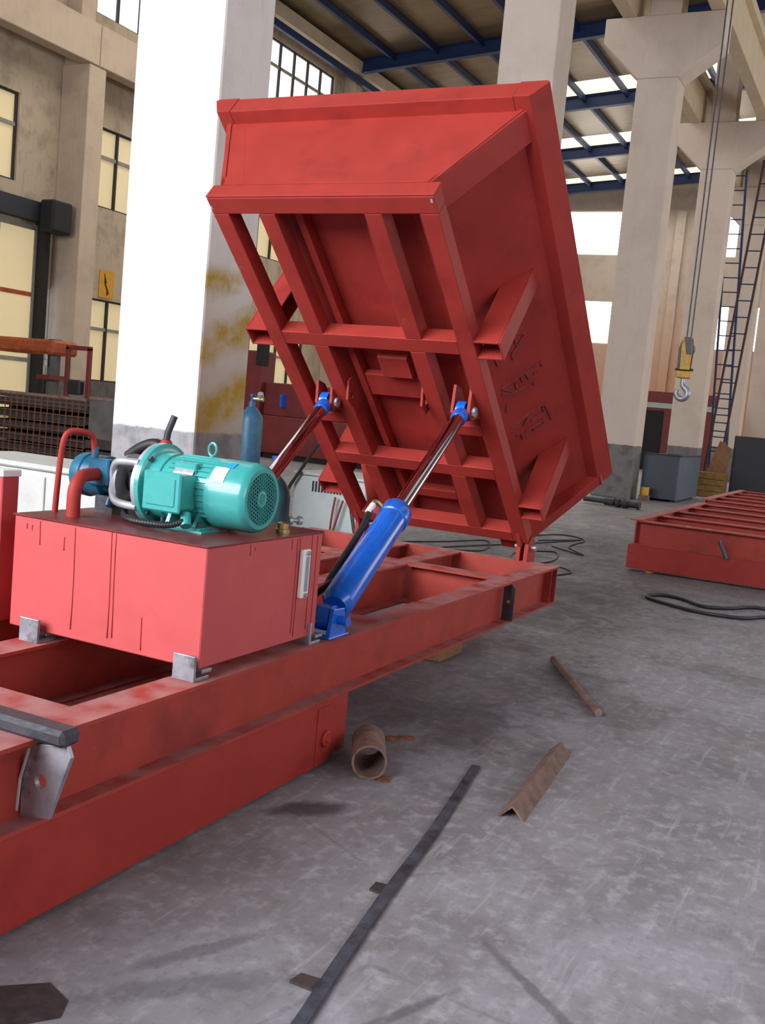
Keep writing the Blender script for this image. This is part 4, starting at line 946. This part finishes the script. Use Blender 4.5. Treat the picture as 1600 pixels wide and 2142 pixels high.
# ---- grey sheet-metal bin, dark cabinet, boards at the far right
t = thing('metal_bin', (24.0, 4.5, 0), 'open slate-blue sheet metal bin right of the forked column', 'bin')
bm = nb()
for a, b_ in (((22.75, 4.22, .05), (22.78, 4.98, 1.0)), ((25.2, 4.22, .05), (25.23, 4.98, 1.0)), ((22.78, 4.95, .05), (25.2, 4.98, 1.0)), ((22.78, 4.22, .05), (25.2, 4.98, .08))): box(bm, a, b_)
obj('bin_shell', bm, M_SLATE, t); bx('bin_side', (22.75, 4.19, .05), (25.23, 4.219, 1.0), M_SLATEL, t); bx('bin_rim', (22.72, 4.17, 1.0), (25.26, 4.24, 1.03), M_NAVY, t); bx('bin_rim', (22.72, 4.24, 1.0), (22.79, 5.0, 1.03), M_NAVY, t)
bx('bin_skid', (22.9, 4.25, 0), (25.1, 4.35, .05), M_NAVY, t); bx('bin_skid', (22.9, 4.85, 0), (25.1, 4.95, .05), M_NAVY, t)
t = thing('dark_cabinet', (27.6, 2.6, 0), 'dark navy switch cabinet standing at the right edge', 'cabinet')
bx('cabinet_body', (27.0, 1.6, .05), (28.2, 3.72, 1.58), M_NAVY, t, bev=.015); bx('cabinet_plinth', (27.05, 1.65, 0), (28.15, 3.67, .05), M_DARK, t)
for y in (1.64, 2.68): bx('door', (26.98, y, .12), (27.0, y + 1.0, 1.52), M_NAVY, t, bev=.004)
bm = nb(); prism(bm, [(26.6, 4.25, .62), (26.6, 3.78, .62), (26.6, 3.72, 1.25), (26.6, 4.0, 1.42)], (.04, 0, 0))
obj('brown_board', bm, M_BROWN, label='brown board propped upright on the ochre crate', cat='board')
t = thing('ochre_crate', (26.7, 4.2, 0), 'ochre wooden crate between the slate bin and the dark cabinet', 'crate')
for i in range(4): bx('slat', (26.4, 3.75, .01 + .15*i), (26.43, 4.75, .145 + .15*i), M_OCHRE, t)
bx('crate_body', (26.43, 3.77, 0), (27.0, 4.73, .61), M_OCHRE, t)
t = thing('shaft_part', (19.55, 4.7, 0), 'greasy stepped steel shaft lying at the foot of the forked column', 'shaft')
obj('shaft_body', lathe(nb(), (19.62, 5.35, .085), (-.12, -1.15, 0), [(0, .05), (.42, .05), (.43, .075), (.62, .075), (.63, .05), (.66, .05), (.67, .11), (.73, .11), (.74, .07), (.80, .07), (.81, .11), (.88, .11), (.89, .065), (1.06, .065), (1.07, .08), (1.12, .08)], 20), M_STEELD, t, smooth=True)
t = thing('paint_can', (22.3, 4.78, 0), 'small yellow paint can with blue lid beside the slate bin', 'can')
obj('can_body', cyl(nb(), (22.3, 4.78, .12), (22.3, 4.78, .30), .09), M_YEL, t, smooth=True); obj('can_lid', cyl(nb(), (22.3, 4.78, .30), (22.3, 4.78, .33), .094), M_BLUES, t, smooth=True); bx('can_stand', (22.2, 4.68, 0), (22.4, 4.88, .12), M_RUST, t)
# ---- red container against the end, seen between the columns
t = thing('red_container', (42, 8.0, 0), 'dark red steel container far back between the forked columns', 'container')
bx('container_body', (40, 6.2, .1), (44, 9.6, 2.62), M_REDDK, t, bev=.02); bx('top_band', (39.97, 6.15, 2.62), (44, 9.65, 3.02), M_REDDK, t); bx('pale_strip', (39.96, 6.2, 2.40), (39.99, 9.6, 2.60), M_WELDER, t)
bx('dark_doorway', (39.96, 8.2, .1), (39.995, 9.3, 2.3), M_DARK, t); bx('container_skid', (40, 6.4, 0), (44, 9.4, .1), M_DARK, t)
# ---- red machine frame behind the striped pillar
t = thing('red_press_frame', (21.5, 12.4, 0), 'dark red machine frame with a tall post beyond the striped pillar', 'machine')
bx('bed', (21.0, 9.6, .12), (22.3, 13.95, 1.02), M_REDDK, t, bev=.02); bx('upper_bed', (21.2, 9.6, 1.02), (22.2, 13.95, 1.82), M_REDDK, t, bev=.02)
bx('post', (21.0, 13.95, 0), (21.6, 14.5, 2.55), M_REDDK, t, bev=.02); bx('post_head', (20.95, 13.9, 2.2), (21.2, 14.1, 2.75), M_DARK, t); bx('bed_foot', (21.1, 9.8, 0), (22.2, 13.8, .12), M_DARK, t)
bx('operator_tag', (20.99, 13.3, 1.25), (21.2, 13.36, 1.55), M_BLUE, t)
# ---- left background: mesh cage, boards, red trolley, bench drill
t = thing('mesh_cage', (14.2, 14.2, 0), 'rusty wire mesh cage on the floor left of the white pillar', 'cage')
for i in range(19): 
    y = 12.95 + .15*i; obj('upright_wire', cyl(nb(), (14.0, y, .0), (14.0, y, 1.12), .010, seg=6), M_MESH, t)
for i in range(8): obj('level_wire', cyl(nb(), (14.0, 12.95, .08 + .145*i), (14.0, 15.65, .08 + .145*i), .009, seg=6), M_MESH, t)
bx('cage_top_rail', (13.97, 12.92, 1.10), (14.03, 15.68, 1.15), M_RUST, t); bx('cage_back', (14.8, 12.95, 0), (14.84, 15.65, 1.08), M_DKWOOD, t)
for i in range(5): bx('stored_plank', (14.1, 12.98, .04 + .21*i), (14.75, 15.6, .18 + .21*i), M_DKWOOD, t)
t = thing('board_stack', (14.4, 12.0, 0), 'grey board stack leaning between the mesh cage and the white pillar', 'boards')
bx('board', (14.05, 11.0, .45), (14.10, 12.9, 1.18), M_GREYB, t); bx('board', (14.0, 11.0, .28), (14.6, 12.9, .42), M_DKWOOD, t); bx('board', (14.02, 11.0, .0), (14.6, 12.9, .24), M_DKWOOD, t); bx('board', (14.03, 11.0, 1.14), (14.2, 12.9, 1.19), M_RUST, t)
t = thing('red_trolley', (16.2, 15.3, 0), 'red tubular trolley frame standing before the left wall pilaster', 'trolley')
for y in (14.92, 15.50): bx('upright', (16.18, y, 0), (16.25, y + .10, 2.12), M_REDDK, t, bev=.01)
bx('handle_bar', (16.18, 14.92, 2.06), (16.25, 15.60, 2.15), M_REDDK, t, bev=.01); bx('toe_plate', (15.95, 14.9, 0), (16.3, 15.62, .05), M_REDDK, t); bx('torch_box', (16.05, 15.05, 1.15), (16.22, 15.40, 1.45), M_BLACK, t, bev=.03)
t = thing('drill_bench', (17.5, 17.6, 0), 'cluttered workbench with an orange drill press at the left edge', 'workbench')
bx('bench_top', (16.9, 16.6, .95), (17.9, 19.4, 1.05), M_DKWOOD, t)
for x in (16.95, 17.75):
    for y in (16.65, 19.25): bx('leg', (x, y, 0), (x + .1, y + .1, .95), M_DKWOOD, t)
bx('bench_cabinet', (17.0, 16.75, .15), (17.8, 17.6, .95), M_GREYB, t); obj('drill_column', cyl(nb(), (17.4, 17.1, 1.05), (17.4, 17.1, 2.3), .14, seg=16), M_GREYB, t, smooth=True)
bx('drill_head', (17.1, 16.85, 1.95), (17.9, 18.8, 2.28), M_ORANGE, t, bev=.06); bx('drill_table', (17.1, 16.9, 1.4), (17.6, 17.3, 1.5), M_REDDK, t); obj('drill_chuck', cyl(nb(), (17.15, 17.1, 1.7), (17.15, 17.1, 1.96), .05, seg=12), M_STEEL, t)
# ---- warning sign on the left wall
t = thing('warning_sign', (24.3, YL, 3.95), 'orange sign with a dark jagged stroke on the left wall between the windows', 'sign')
bx('sign_board', (24.02, YL - .02, 3.96), (24.66, YL, 4.78), M_SIGN, t)
bm = nb(); prism(bm, [(24.22, YL - .023, 4.72), (24.34, YL - .023, 4.42), (24.30, YL - .023, 4.40), (24.46, YL - .023, 4.12), (24.36, YL - .023, 4.02), (24.34, YL - .023, 4.2), (24.24, YL - .023, 4.38)], (0, .003, 0)); obj('jagged_mark', bm, M_DARK, t)
